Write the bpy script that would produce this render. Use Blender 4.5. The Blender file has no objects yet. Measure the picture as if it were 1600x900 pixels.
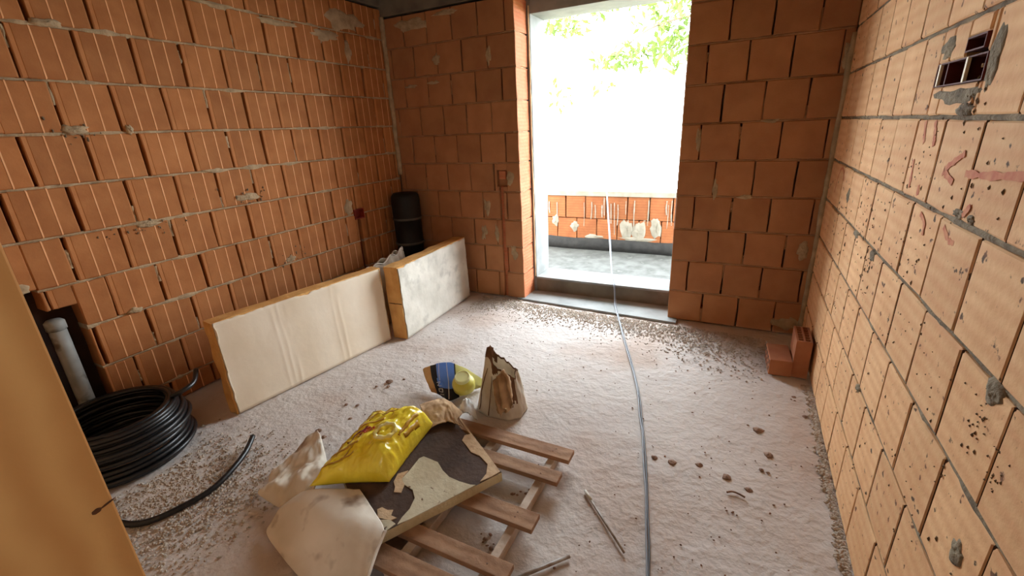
import bpy, bmesh, math, random
from mathutils import Vector, Matrix, noise
random.seed(7)
S = bpy.context.scene
COL = S.collection
PI = math.pi

# ------------------------------------------------------------------ camera
cam_d = bpy.data.cameras.new('camera'); cam = bpy.data.objects.new('camera', cam_d); COL.objects.link(cam)
cam_d.sensor_fit = 'HORIZONTAL'; cam_d.sensor_width = 36.0
cam_d.lens = 36.0 * 700.55 / 1600.0
cam_d.clip_start = 0.02; cam_d.clip_end = 200
EYE = Vector((0, 0, 1.524))
a, b, c = -0.47964, 0.34021, -0.04756
fw = Vector((math.sin(a)*math.cos(b), math.cos(a)*math.cos(b), -math.sin(b)))
r0 = Vector((math.cos(a), -math.sin(a), 0)); u0 = r0.cross(fw)
rt = r0*math.cos(c) + u0*math.sin(c); up = -r0*math.sin(c) + u0*math.cos(c)
M = Matrix((rt, up, -fw)).transposed().to_4x4(); M.translation = EYE
cam.matrix_world = M
S.camera = cam

# ------------------------------------------------------------------ world, light, exposure
w = bpy.data.worlds.new('world'); S.world = w; w.use_nodes = True
bg = w.node_tree.nodes['Background']
bg.inputs['Color'].default_value = (0.84, 0.93, 1.0, 1)
bg.inputs['Strength'].default_value = 10.0

XR0 = 0.497
def portal(name, loc, rot, sx, sy):
    l = bpy.data.lights.new(name, 'AREA'); l.shape = 'RECTANGLE'; l.size = sx; l.size_y = sy
    l.cycles.is_portal = True
    o = bpy.data.objects.new(name, l); COL.objects.link(o); o.location = loc; o.rotation_euler = rot
portal('doorway_portal', (-1.09, 4.16, 1.28), (-PI/2, 0, 0), 1.26, 2.28)

portal('added_window_portal', (XR0+0.31, -1.30, 1.55), (PI/2, 0, PI/2), 0.7, 0.5)  # samples sky light through the window added in the hall

vs = S.view_settings
vs.view_transform = 'Standard'; vs.look = 'None'; vs.gamma = 1.0; vs.use_curve_mapping = False
vs.exposure = 1.55
S.cycles.use_denoising = True
S.cycles.max_bounces = 14; S.cycles.diffuse_bounces = 8
S.cycles.sample_clamp_indirect = 12.0

# ------------------------------------------------------------------ helpers
def srgb(r, g, b):
    f = lambda v: ((v/255+0.055)/1.055)**2.4 if v/255 > 0.04045 else v/255/12.92
    return (f(r), f(g), f(b), 1)

def mat(name, c1, c2=None, scale=6.0, rough=0.85, bump=0.0, bscale=60.0, vary=0.0, spots=None, wave=None,
        spec=0.3, c3=None, detail=6.0, trans=0.0):
    """two-tone noise colour, optional object-random tint, optional speckles, optional directional grain, noise bump"""
    m = bpy.data.materials.new(name); m.use_nodes = True
    nt = m.node_tree; N = nt.nodes; L = nt.links
    bs = N['Principled BSDF']; bs.inputs['Roughness'].default_value = rough
    bs.inputs['Specular IOR Level'].default_value = spec
    tc = N.new('ShaderNodeTexCoord'); oi = N.new('ShaderNodeObjectInfo')
    mp = N.new('ShaderNodeVectorMath'); mp.operation = 'ADD'
    sc = N.new('ShaderNodeVectorMath'); sc.operation = 'SCALE'; sc.inputs['Scale'].default_value = 37.0
    cb = N.new('ShaderNodeCombineXYZ')
    for i in range(3): L.new(oi.outputs['Random'], cb.inputs[i])
    L.new(cb.outputs[0], sc.inputs[0]); L.new(tc.outputs['Object'], mp.inputs[0]); L.new(sc.outputs[0], mp.inputs[1])
    vec = mp.outputs[0]
    nz = N.new('ShaderNodeTexNoise'); nz.inputs['Scale'].default_value = scale; nz.inputs['Detail'].default_value = detail
    L.new(vec, nz.inputs['Vector'])
    rmp = N.new('ShaderNodeValToRGB'); rmp.color_ramp.elements[0].position = 0.35; rmp.color_ramp.elements[1].position = 0.65
    rmp.color_ramp.elements[0].color = c1; rmp.color_ramp.elements[1].color = c2 or c1
    if c3:
        e = rmp.color_ramp.elements.new(0.8); e.color = c3
    L.new(nz.outputs['Fac'], rmp.inputs['Fac'])
    out = rmp.outputs['Color']
    if vary:
        hs = N.new('ShaderNodeHueSaturation')
        mr = N.new('ShaderNodeMapRange'); mr.inputs['To Min'].default_value = 1-vary; mr.inputs['To Max'].default_value = 1+vary
        L.new(oi.outputs['Random'], mr.inputs['Value']); L.new(mr.outputs[0], hs.inputs['Value']); L.new(out, hs.inputs['Color'])
        out = hs.outputs['Color']
    if spots:
        col, sscale, lo, hi = spots
        n2 = N.new('ShaderNodeTexNoise'); n2.inputs['Scale'].default_value = sscale; n2.inputs['Detail'].default_value = 3
        L.new(vec, n2.inputs['Vector'])
        r2 = N.new('ShaderNodeMapRange'); r2.inputs['From Min'].default_value = lo; r2.inputs['From Max'].default_value = hi
        L.new(n2.outputs['Fac'], r2.inputs['Value'])
        mx = N.new('ShaderNodeMix'); mx.data_type = 'RGBA'
        L.new(r2.outputs[0], mx.inputs['Factor']); L.new(out, mx.inputs['A']); mx.inputs['B'].default_value = col
        out = mx.outputs['Result']
    hsum = None
    if wave:
        axis, wscale, col, amt, dist = wave
        wv = N.new('ShaderNodeTexWave'); wv.bands_direction = axis; wv.inputs['Scale'].default_value = wscale
        wv.inputs['Distortion'].default_value = dist; wv.inputs['Detail'].default_value = 3; wv.inputs['Detail Scale'].default_value = 1.5
        L.new(vec, wv.inputs['Vector'])
        mu = N.new('ShaderNodeMath'); mu.operation = 'MULTIPLY'; mu.inputs[1].default_value = amt
        L.new(wv.outputs['Fac'], mu.inputs[0])
        mx = N.new('ShaderNodeMix'); mx.data_type = 'RGBA'
        L.new(mu.outputs[0], mx.inputs['Factor']); L.new(out, mx.inputs['A']); mx.inputs['B'].default_value = col
        out = mx.outputs['Result']; hsum = wv.outputs['Fac']
    L.new(out, bs.inputs['Base Color'])
    if bump:
        n3 = N.new('ShaderNodeTexNoise'); n3.inputs['Scale'].default_value = bscale; n3.inputs['Detail'].default_value = 5
        L.new(vec, n3.inputs['Vector'])
        bp = N.new('ShaderNodeBump'); bp.inputs['Strength'].default_value = bump; bp.inputs['Distance'].default_value = 0.01
        h = n3.outputs['Fac']
        if hsum is not None:
            ad = N.new('ShaderNodeMath'); ad.operation = 'ADD'; L.new(h, ad.inputs[0])
            m2 = N.new('ShaderNodeMath'); m2.operation = 'MULTIPLY'; m2.inputs[1].default_value = 0.35
            L.new(hsum, m2.inputs[0]); L.new(m2.outputs[0], ad.inputs[1]); h = ad.outputs[0]
        L.new(h, bp.inputs['Height']); L.new(bp.outputs[0], bs.inputs['Normal'])
    if trans:
        tl = N.new('ShaderNodeBsdfTranslucent'); L.new(out, tl.inputs['Color'])
        ms = N.new('ShaderNodeMixShader'); ms.inputs['Fac'].default_value = trans
        L.new(bs.outputs[0], ms.inputs[1]); L.new(tl.outputs[0], ms.inputs[2])
        L.new(ms.outputs[0], N['Material Output'].inputs['Surface'])
    return m

def add_obj(name, me, parent=None, label=None, cat=None, group=None, kind=None):
    o = bpy.data.objects.new(name, me); COL.objects.link(o)
    if parent is not None: o.parent = parent
    if label: o['label'] = label
    if cat: o['category'] = cat
    if group: o['group'] = group
    if kind: o['kind'] = kind
    return o

def mesh(name, vs_, fs, m=None, smooth=False, mats=None, idx=None):
    me = bpy.data.meshes.new(name); me.from_pydata([tuple(v) for v in vs_], [], fs)
    for q in (mats or ([m] if m else [])): me.materials.append(q)
    if idx: me.polygons.foreach_set('material_index', idx)
    if smooth: me.polygons.foreach_set('use_smooth', [True]*len(me.polygons))
    me.update(); return me

def box_bm(bm, x0, x1, y0, y1, z0, z1, bev=0.0):
    vs_ = [bm.verts.new(p) for p in ((x0,y0,z0),(x1,y0,z0),(x1,y1,z0),(x0,y1,z0),(x0,y0,z1),(x1,y0,z1),(x1,y1,z1),(x0,y1,z1))]
    fs = [bm.faces.new([vs_[i] for i in f]) for f in ((3,2,1,0),(4,5,6,7),(0,1,5,4),(1,2,6,5),(2,3,7,6),(3,0,4,7))]
    if bev:
        es = list({e for f in fs for e in f.edges})
        bmesh.ops.bevel(bm, geom=es, offset=bev, segments=2, affect='EDGES', profile=0.6)

def box_mesh(name, x0, x1, y0, y1, z0, z1, m, bev=0.0):
    bm = bmesh.new(); box_bm(bm, x0, x1, y0, y1, z0, z1, bev)
    me = bpy.data.meshes.new(name); bm.to_mesh(me); bm.free(); me.materials.append(m); return me

def bm_mesh(name, bm, m, smooth=False):
    me = bpy.data.meshes.new(name); bm.to_mesh(me); bm.free()
    for q in (m if isinstance(m, list) else [m]): me.materials.append(q)
    if smooth: me.polygons.foreach_set('use_smooth', [True]*len(me.polygons))
    return me

def crom(p0, p1, p2, p3, t):
    return 0.5*((2*p1) + (p2-p0)*t + (2*p0-5*p1+4*p2-p3)*t*t + (3*p1-p0-3*p2+p3)*t**3)
def spline(pts, n):
    pts = [Vector(p) for p in pts]; out = []
    for i in range(len(pts)-1):
        p0 = pts[max(i-1,0)]; p1 = pts[i]; p2 = pts[i+1]; p3 = pts[min(i+2, len(pts)-1)]
        for k in range(n): out.append(crom(p0,p1,p2,p3,k/n))
    out.append(pts[-1]); return out
def tube(pts, rad, seg=8, cap=True):
    """verts, faces of a tube swept along pts; rad may be a list"""
    pts = [Vector(p) for p in pts]; V = []; F = []
    n = len(pts); prev = None
    for i, p in enumerate(pts):
        t = (pts[min(i+1,n-1)]-pts[max(i-1,0)]).normalized()
        if prev is None:
            prev = t.orthogonal().normalized()
        nrm = (prev - t*prev.dot(t)).normalized(); prev = nrm; bi = t.cross(nrm)
        r = rad[i] if isinstance(rad, (list, tuple)) else rad
        for k in range(seg):
            an = 2*PI*k/seg; V.append(p + (nrm*math.cos(an)+bi*math.sin(an))*r)
    for i in range(n-1):
        for k in range(seg):
            F.append((i*seg+k, i*seg+(k+1)%seg, (i+1)*seg+(k+1)%seg, (i+1)*seg+k))
    if cap:
        F.append(tuple(reversed(range(seg)))); F.append(tuple(range((n-1)*seg, n*seg)))
    return V, F
def surf(grid, nu, nv, fn=None):
    """Catmull-Rom surface through a control grid"""
    rows = [spline(r, nu) for r in grid]
    colsn = len(rows[0]); out = []
    cols_ = [spline([rows[i][j] for i in range(len(rows))], nv) for j in range(colsn)]
    R = len(cols_[0]); V = []; F = []
    for i in range(R):
        for j in range(colsn):
            p = cols_[j][i]
            if fn: p = fn(p, j/(colsn-1), i/(R-1))
            V.append(p)
    for i in range(R-1):
        for j in range(colsn-1):
            F.append((i*colsn+j, (i+1)*colsn+j, (i+1)*colsn+j+1, i*colsn+j+1))
    return V, F, colsn, R
def lathe(prof, seg=32, closed_bottom=True, closed_top=False):
    V = []; F = []
    for r, z in prof:
        for k in range(seg): V.append((r*math.cos(2*PI*k/seg), r*math.sin(2*PI*k/seg), z))
    for i in range(len(prof)-1):
        for k in range(seg): F.append((i*seg+k, i*seg+(k+1)%seg, (i+1)*seg+(k+1)%seg, (i+1)*seg+k))
    if closed_bottom: F.append(tuple(reversed(range(seg))))
    if closed_top: F.append(tuple(range((len(prof)-1)*seg, len(prof)*seg)))
    return V, F
def solid(o, t, off=-1):
    md = o.modifiers.new('thickness', 'SOLIDIFY'); md.thickness = t; md.offset = off
def fbm(x, y, z=0, o=4): return noise.fractal(Vector((x, y, z)), 1.0, 2.0, o)
def poly_prism(name, poly, z0, z1, m):
    bm = bmesh.new(); lo = [bm.verts.new((x, y, z0)) for x, y in poly]; hi = [bm.verts.new((x, y, z1)) for x, y in poly]
    n = len(poly); bm.faces.new(hi); bm.faces.new(lo[::-1])
    for i in range(n): bm.faces.new((lo[i], lo[(i+1)%n], hi[(i+1)%n], hi[i]))
    bmesh.ops.recalc_face_normals(bm, faces=bm.faces); bmesh.ops.triangulate(bm, faces=[f for f in bm.faces if len(f.verts) > 4])
    return bm_mesh(name, bm, m)

# ------------------------------------------------------------------ materials
MT = {}
MT['clay_l'] = mat('clay_left', srgb(176,116,68), srgb(162,103,58), 9, 0.85, 0.10, 90, vary=0.10)
MT['clay_rib'] = mat('clay_rib', srgb(238,182,132), srgb(226,164,114), 20, 0.85)
MT['clay_edge'] = mat('clay_edge', srgb(190,128,78), srgb(178,116,68), 9, 0.85, 0.1, 90)
MT['clay_b'] = mat('clay_back', srgb(174,122,82), srgb(162,110,74), 7, 0.85, 0.12, 80, vary=0.09)
MT['clay_j'] = mat('clay_jamb', srgb(196,128,90), srgb(180,112,76), 9, 0.85, 0.35, 50, vary=0.06, wave=('Z', 11, srgb(196,108,70), 0.5, 1.0))
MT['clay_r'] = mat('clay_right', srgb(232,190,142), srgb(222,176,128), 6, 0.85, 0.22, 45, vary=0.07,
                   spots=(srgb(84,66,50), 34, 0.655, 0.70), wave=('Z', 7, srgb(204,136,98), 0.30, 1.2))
MT['mortar'] = mat('mortar', srgb(186,162,128), srgb(156,134,104), 14, 0.95, 0.6, 70)
MT['mortar_b'] = mat('mortar_brown', srgb(168,128,94), srgb(148,110,80), 14, 0.95, 0.5, 60)
MT['mortar_r'] = mat('mortar_grey', srgb(150,138,116), srgb(112,100,84), 16, 0.95, 0.7, 70)
MT['headj'] = mat('head_joint', srgb(74,50,36), srgb(56,38,28), 12, 0.95, 0.5, 60)
MT['core'] = mat('wall_core', srgb(62,42,32), srgb(46,32,26), 8, 0.95)
MT['concrete'] = mat('concrete', srgb(126,118,104), srgb(102,95,84), 5, 0.9, 0.3, 30)
MT['conc_pale'] = mat('concrete_pale', srgb(214,210,198), srgb(196,192,180), 6, 0.85, 0.15, 40)
MT['floor'] = mat('floor_screed', srgb(206,198,192), srgb(196,186,180), 1.4, 0.93, 0.9, 26, spots=(srgb(182,158,142), 1.5, 0.50, 0.8), c3=srgb(210,204,200))
MT['rubble'] = mat('rubble', srgb(186,174,160), srgb(160,144,128), 20, 0.95, 0.4, 80)
MT['clod'] = mat('clod', srgb(152,124,106), srgb(124,98,84), 30, 0.95, 0.6, 90)
MT['foam'] = mat('foam', srgb(226,176,108), srgb(208,152,86), 9, 0.9, 0.35, 60)
MT['face1'] = mat('panel_facing', srgb(236,224,204), srgb(226,212,190), 3, 0.8, 0.15, 14, wave=('X', 0.9, srgb(208,186,154), 0.35, 2.5))
MT['face2'] = mat('panel_facing_grey', srgb(220,216,204), srgb(196,192,180), 5, 0.85, 0.4, 22, spots=(srgb(170,166,156), 9, 0.55, 0.8))
MT['black'] = mat('black_plastic', srgb(26,25,26), srgb(20,19,20), 20, 0.36, spec=0.5)
MT['black_m'] = mat('black_matt', srgb(34,32,30), srgb(26,25,24), 10, 0.6)
MT['band'] = mat('band_grey', srgb(96,96,88), srgb(80,80,74), 10, 0.6)
MT['pine'] = mat('pine', srgb(222,172,108), srgb(212,158,94), 1.6, 0.6, 0.06, 40, wave=('Y', 5.0, srgb(186,126,66), 0.6, 2.2))
MT['knot'] = mat('knot', srgb(104,62,30), srgb(74,42,22), 40, 0.7)
MT['pallet'] = mat('pallet_wood', srgb(176,140,110), srgb(146,110,84), 7, 0.85, 0.3, 40, vary=0.10, wave=('Y', 6, srgb(120,88,66), 0.4, 3.0))
MT['lath'] = mat('lath_wood', srgb(200,184,168), srgb(170,150,132), 12, 0.9, 0.25, 50)
MT['slab'] = mat('slab_dark', srgb(84,64,52), srgb(66,50,42), 8, 0.8, 0.4, 40, c3=srgb(110,86,68))
MT['slab_side'] = mat('slab_edge', srgb(206,190,150), srgb(184,164,124), 12, 0.9, 0.5, 50)
MT['slab_pale'] = mat('slab_facing', srgb(206,198,172), srgb(184,170,142), 10, 0.9, 0.4, 40, spots=(srgb(120,96,76), 26, 0.66, 0.7))
MT['slab_tan'] = mat('slab_facing_tan', srgb(206,178,144), srgb(186,154,120), 14, 0.9, 0.5, 40)
MT['yellow'] = mat('yellow_film', srgb(246,226,70), srgb(238,208,46), 9, 0.26, 0.45, 16, spec=0.6)
MT['yprint'] = mat('print_brown', srgb(196,150,44), srgb(176,128,36), 20, 0.35)
MT['yred'] = mat('print_red', srgb(176,50,40), srgb(150,40,36), 20, 0.4)
MT['ydark'] = mat('print_dark', srgb(90,44,30), srgb(70,34,26), 20, 0.4)
MT['ypale'] = mat('film_pale', srgb(240,222,120), srgb(236,230,170), 20, 0.25, 0.2, 30, spec=0.6)
MT['sheet'] = mat('membrane', srgb(226,218,204), srgb(212,200,182), 5, 0.7, 0.08, 20, spots=(srgb(136,112,92), 7, 0.57, 0.72))
MT['paper'] = mat('sack_paper', srgb(226,216,198), srgb(208,194,172), 9, 0.85, 0.25, 30, trans=0.3)
MT['kraft'] = mat('kraft', srgb(192,160,122), srgb(158,124,90), 12, 0.9, 0.4, 26)
MT['kraft_d'] = mat('kraft_dark', srgb(116,82,56), srgb(92,64,44), 12, 0.9, 0.4, 30)
MT['blue'] = mat('film_blue', srgb(134,168,214), srgb(112,146,196), 6, 0.4, trans=0.5)
MT['navy'] = mat('film_navy', srgb(34,40,52), srgb(28,32,42), 6, 0.45)
MT['tan'] = mat('film_tan', srgb(216,184,138), srgb(206,170,122), 6, 0.6, trans=0.4)
MT['cream'] = mat('film_cream', srgb(234,230,196), srgb(216,212,164), 8, 0.5, trans=0.5)
MT['white'] = mat('white_print', srgb(232,232,228), srgb(226,226,222), 8, 0.6)
MT['jug'] = mat('jug_plastic', srgb(222,212,96), srgb(210,198,84), 8, 0.4, spec=0.5)
MT['cap'] = mat('jug_cap', srgb(232,234,176), srgb(226,226,166), 8, 0.45)
MT['cable'] = mat('cable_grey', srgb(140,144,152), srgb(122,126,134), 8, 0.45, spec=0.5)
MT['cable2'] = mat('cable_dark', srgb(78,80,86), srgb(66,68,74), 8, 0.45, spec=0.5)
MT['steel'] = mat('rusty_rod', srgb(176,172,166), srgb(128,108,92), 22, 0.5)
MT['pipe'] = mat('pipe_grey', srgb(150,150,144), srgb(120,120,116), 8, 0.55, 0.1, 30, spots=(srgb(80,70,62), 9, 0.56, 0.66))
MT['redbox'] = mat('box_red', srgb(150,50,30), srgb(128,40,26), 8, 0.5)
MT['redbox_d'] = mat('box_maroon', srgb(92,36,26), srgb(80,30,22), 8, 0.7, spec=0.2)
MT['ivory'] = mat('ivory', srgb(240,226,190), srgb(236,220,184), 8, 0.5)
MT['redpaint'] = mat('spray_red', srgb(190,112,84), srgb(208,144,106), 40, 0.85)
MT['chase'] = mat('chase_red', srgb(120,48,30), srgb(98,38,26), 20, 0.9)
MT['bitumen'] = mat('bitumen', srgb(52,50,47), srgb(40,38,36), 14, 0.8, 0.4, 40)
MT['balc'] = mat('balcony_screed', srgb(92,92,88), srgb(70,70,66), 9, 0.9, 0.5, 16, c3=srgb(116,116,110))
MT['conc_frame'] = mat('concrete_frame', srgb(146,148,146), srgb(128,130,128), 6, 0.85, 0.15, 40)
MT['run'] = mat('mortar_run', srgb(160,152,136), srgb(140,132,116), 12, 0.9)
MT['leaf'] = mat('leaf', srgb(82,98,38), srgb(66,82,30), 3, 0.6, trans=0.4)
MT['bark'] = mat('bark', srgb(112,92,70), srgb(88,72,56), 12, 0.9, 0.6, 30)
MT['earth'] = mat('earth', srgb(140,136,96), srgb(120,118,80), 0.4, 0.95)
MT['plaster'] = mat('hall_plaster', srgb(206,168,130), srgb(196,156,118), 2, 0.9, 0.1, 20)

# ------------------------------------------------------------------ room shell
XL, XR, YB = -3.05, 0.497, 3.583
DL, DR = -1.735, -0.437         # door opening edges
ZT = 2.5                        # underside of ring beam
CEIL = 2.66
REC = 0.10                      # the wall core stands this far behind the brick faces

def struct(name, me, parent=None):
    o = add_obj(name, me, parent)
    if parent is None: o['kind'] = 'structure'
    return o

# floor: gently uneven screed
def floor_mesh():
    V = []; F = []; x0, x1, y0, y1 = XL-0.12, XR+0.12, -2.6, 3.82
    nx, ny = 120, 210
    for j in range(ny+1):
        for i in range(nx+1):
            x = x0+(x1-x0)*i/nx; y = y0+(y1-y0)*j/ny
            z = 0.006*fbm(x*2.1, y*2.1) + 0.0035*fbm(x*11, y*11, 3) - 0.006
            V.append((x, y, min(z, 0.0)))
    for j in range(ny):
        for i in range(nx):
            k = j*(nx+1)+i; F.append((k, k+1, k+nx+2, k+nx+1))
    return mesh('floor', V, F, MT['floor'], smooth=True)
floor = struct('floor', floor_mesh())
struct('ceiling', box_mesh('ceiling', XL-0.3, XR+0.3, -2.6, YB+0.24, CEIL, CEIL+0.2, MT['concrete']))

wall_left = struct('wall_left', box_mesh('wall_left', XL-0.30, XL-REC, -2.6, YB+0.24, 0, CEIL, MT['core']))
bmw = bmesh.new()          # the unseen hall part has a window opening added to light the pine board
box_bm(bmw, XR+REC, XR+0.30, -0.95, YB+0.24, 0, CEIL); box_bm(bmw, XR+REC, XR+0.30, -2.6, -1.65, 0, CEIL)
box_bm(bmw, XR+REC, XR+0.30, -1.65, -0.95, 0, 1.3); box_bm(bmw, XR+REC, XR+0.30, -1.65, -0.95, 1.8, CEIL)
wall_right = struct('wall_right', bm_mesh('wall_right', bmw, MT['core']))
bmw = bmesh.new()
box_bm(bmw, XL-0.1, DL-0.012, YB+REC, YB+0.225, 0, CEIL); box_bm(bmw, DR+0.012, XR+0.1, YB+REC, YB+0.225, 0, CEIL)
box_bm(bmw, DL-0.05, DL-0.006, YB+0.006, YB+REC, 0, CEIL); box_bm(bmw, DR+0.006, DR+0.05, YB+0.006, YB+REC, 0, CEIL)
box_bm(bmw, DL-0.03, DR+0.03, YB+0.02, YB+0.235, ZT, CEIL)
wall_back = struct('wall_back', bm_mesh('wall_back', bmw, MT['mortar']))

# concrete ring beams above the brickwork (parts of their walls)
add_obj('ring_beam', box_mesh('ring_beam', XL-0.05, XR+0.05, YB-0.012, YB+0.2, ZT+0.01, CEIL, MT['concrete'], 0.004), wall_back)
add_obj('ring_beam', box_mesh('ring_beam', XL-0.05, XL+0.012, 0.18, YB-0.01, 2.585, CEIL, MT['concrete'], 0.004), wall_left)
add_obj('ring_beam', box_mesh('ring_beam', XR-0.012, XR+0.05, -2.4, YB-0.01, ZT+0.01, CEIL, MT['concrete'], 0.004), wall_right)

# front wall with the opening the camera looks out of, and the hall behind it
fx = -0.86
bmw = bmesh.new()
box_bm(bmw, XL-0.1, fx, -0.10, 0.178, 0, CEIL); box_bm(bmw, fx, XR+0.1, -0.10, 0.178, 2.2, CEIL)
struct('wall_front', bm_mesh('wall_front', bmw, MT['plaster']))
bmw = bmesh.new()
box_bm(bmw, XL-0.1, XR+0.1, -2.62, -2.42, 0, CEIL)
struct('wall_rear', bm_mesh('wall_rear', bmw, MT['plaster']))

# ------------------------------------------------------------------ brickwork
GX = 0.005
def brick_mesh(wd, ht, d, kind, ribs=(), strip=0.0, rnd=None, side_mat=False):
    """front face is the plane y = 0 (out = +y), local x along the wall, z up from 0; centred on x"""
    rnd = rnd or random
    ch = 0.005
    xs = [(0, -ch*0.8, 0), (ch, 0, 0)]
    if kind == 'rib':
        for r in sorted(ribs):
            if ch+0.006 < r < wd-ch-0.012-strip:
                xs += [(r-0.004, 0.0, 0), (r-0.003, 0.0012, 1), (r+0.003, 0.0012, 1), (r+0.004, 0.0, 0)]
        if strip: xs += [(wd-strip, 0.0, 2), (wd-strip+0.002, -0.0015, 2)]
        xs += [(wd-ch, 0.0 if not strip else -0.0015, 2 if strip else 0), (wd, -ch*0.8, 0)]
    else:
        xs += [(wd*0.5, 0.001, 0), (wd-ch, 0, 0), (wd, -ch*0.8, 0)]
    zs = [0, ch, ht*0.5, ht-ch, ht]
    nx, nz = len(xs), len(zs); V = []; F = []; I = []
    for j, z in enumerate(zs):
        for i, (x, y, mi) in enumerate(xs):
            dx = dz = 0
            if i in (0, nx-1): dx = rnd.uniform(-0.0025, 0.0025)
            if j in (0, nz-1): dz = rnd.uniform(-0.002, 0.002)
            yy = y - (ch*0.8 if j in (0, nz-1) else 0) if i not in (0, nx-1) else y
            V.append((x-wd/2+dx, yy, z+dz))
    for j in range(nz-1):
        for i in range(nx-1):
            F.append((j*nx+i+1, j*nx+i, (j+1)*nx+i, (j+1)*nx+i+1))
            I.append((1 if xs[i][2] == 1 and xs[i+1][2] == 1 else 2 if xs[i][2] == 2 and xs[i+1][2] == 2 else 0) if kind == 'rib' else 0)
    border = [i for i in range(nx)] + [j*nx+nx-1 for j in range(1, nz)] + [(nz-1)*nx+i for i in range(nx-2, -1, -1)] + [j*nx for j in range(nz-2, 0, -1)]
    k0 = len(V)
    for q in border: V.append((V[q][0], -d, V[q][2]))
    nb = len(border)
    for i in range(nb):
        F.append((border[i], border[(i+1)%nb], k0+(i+1)%nb, k0+i)); I.append(2 if side_mat else 0)
    return V, F, I

CACHE = {}
def rect_minus(r, h):
    x0, x1, z0, z1 = r; a0, a1, b0, b1 = h
    if a1 <= x0 or a0 >= x1 or b1 <= z0 or b0 >= z1: return [r]
    out = []
    if a0 > x0: out.append((x0, a0, z0, z1))
    if a1 < x1: out.append((a1, x1, z0, z1))
    m0, m1 = max(x0, a0), min(x1, a1)
    if b0 > z0: out.append((m0, m1, z0, b0))
    if b1 < z1: out.append((m0, m1, b1, z1))
    return out

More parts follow.
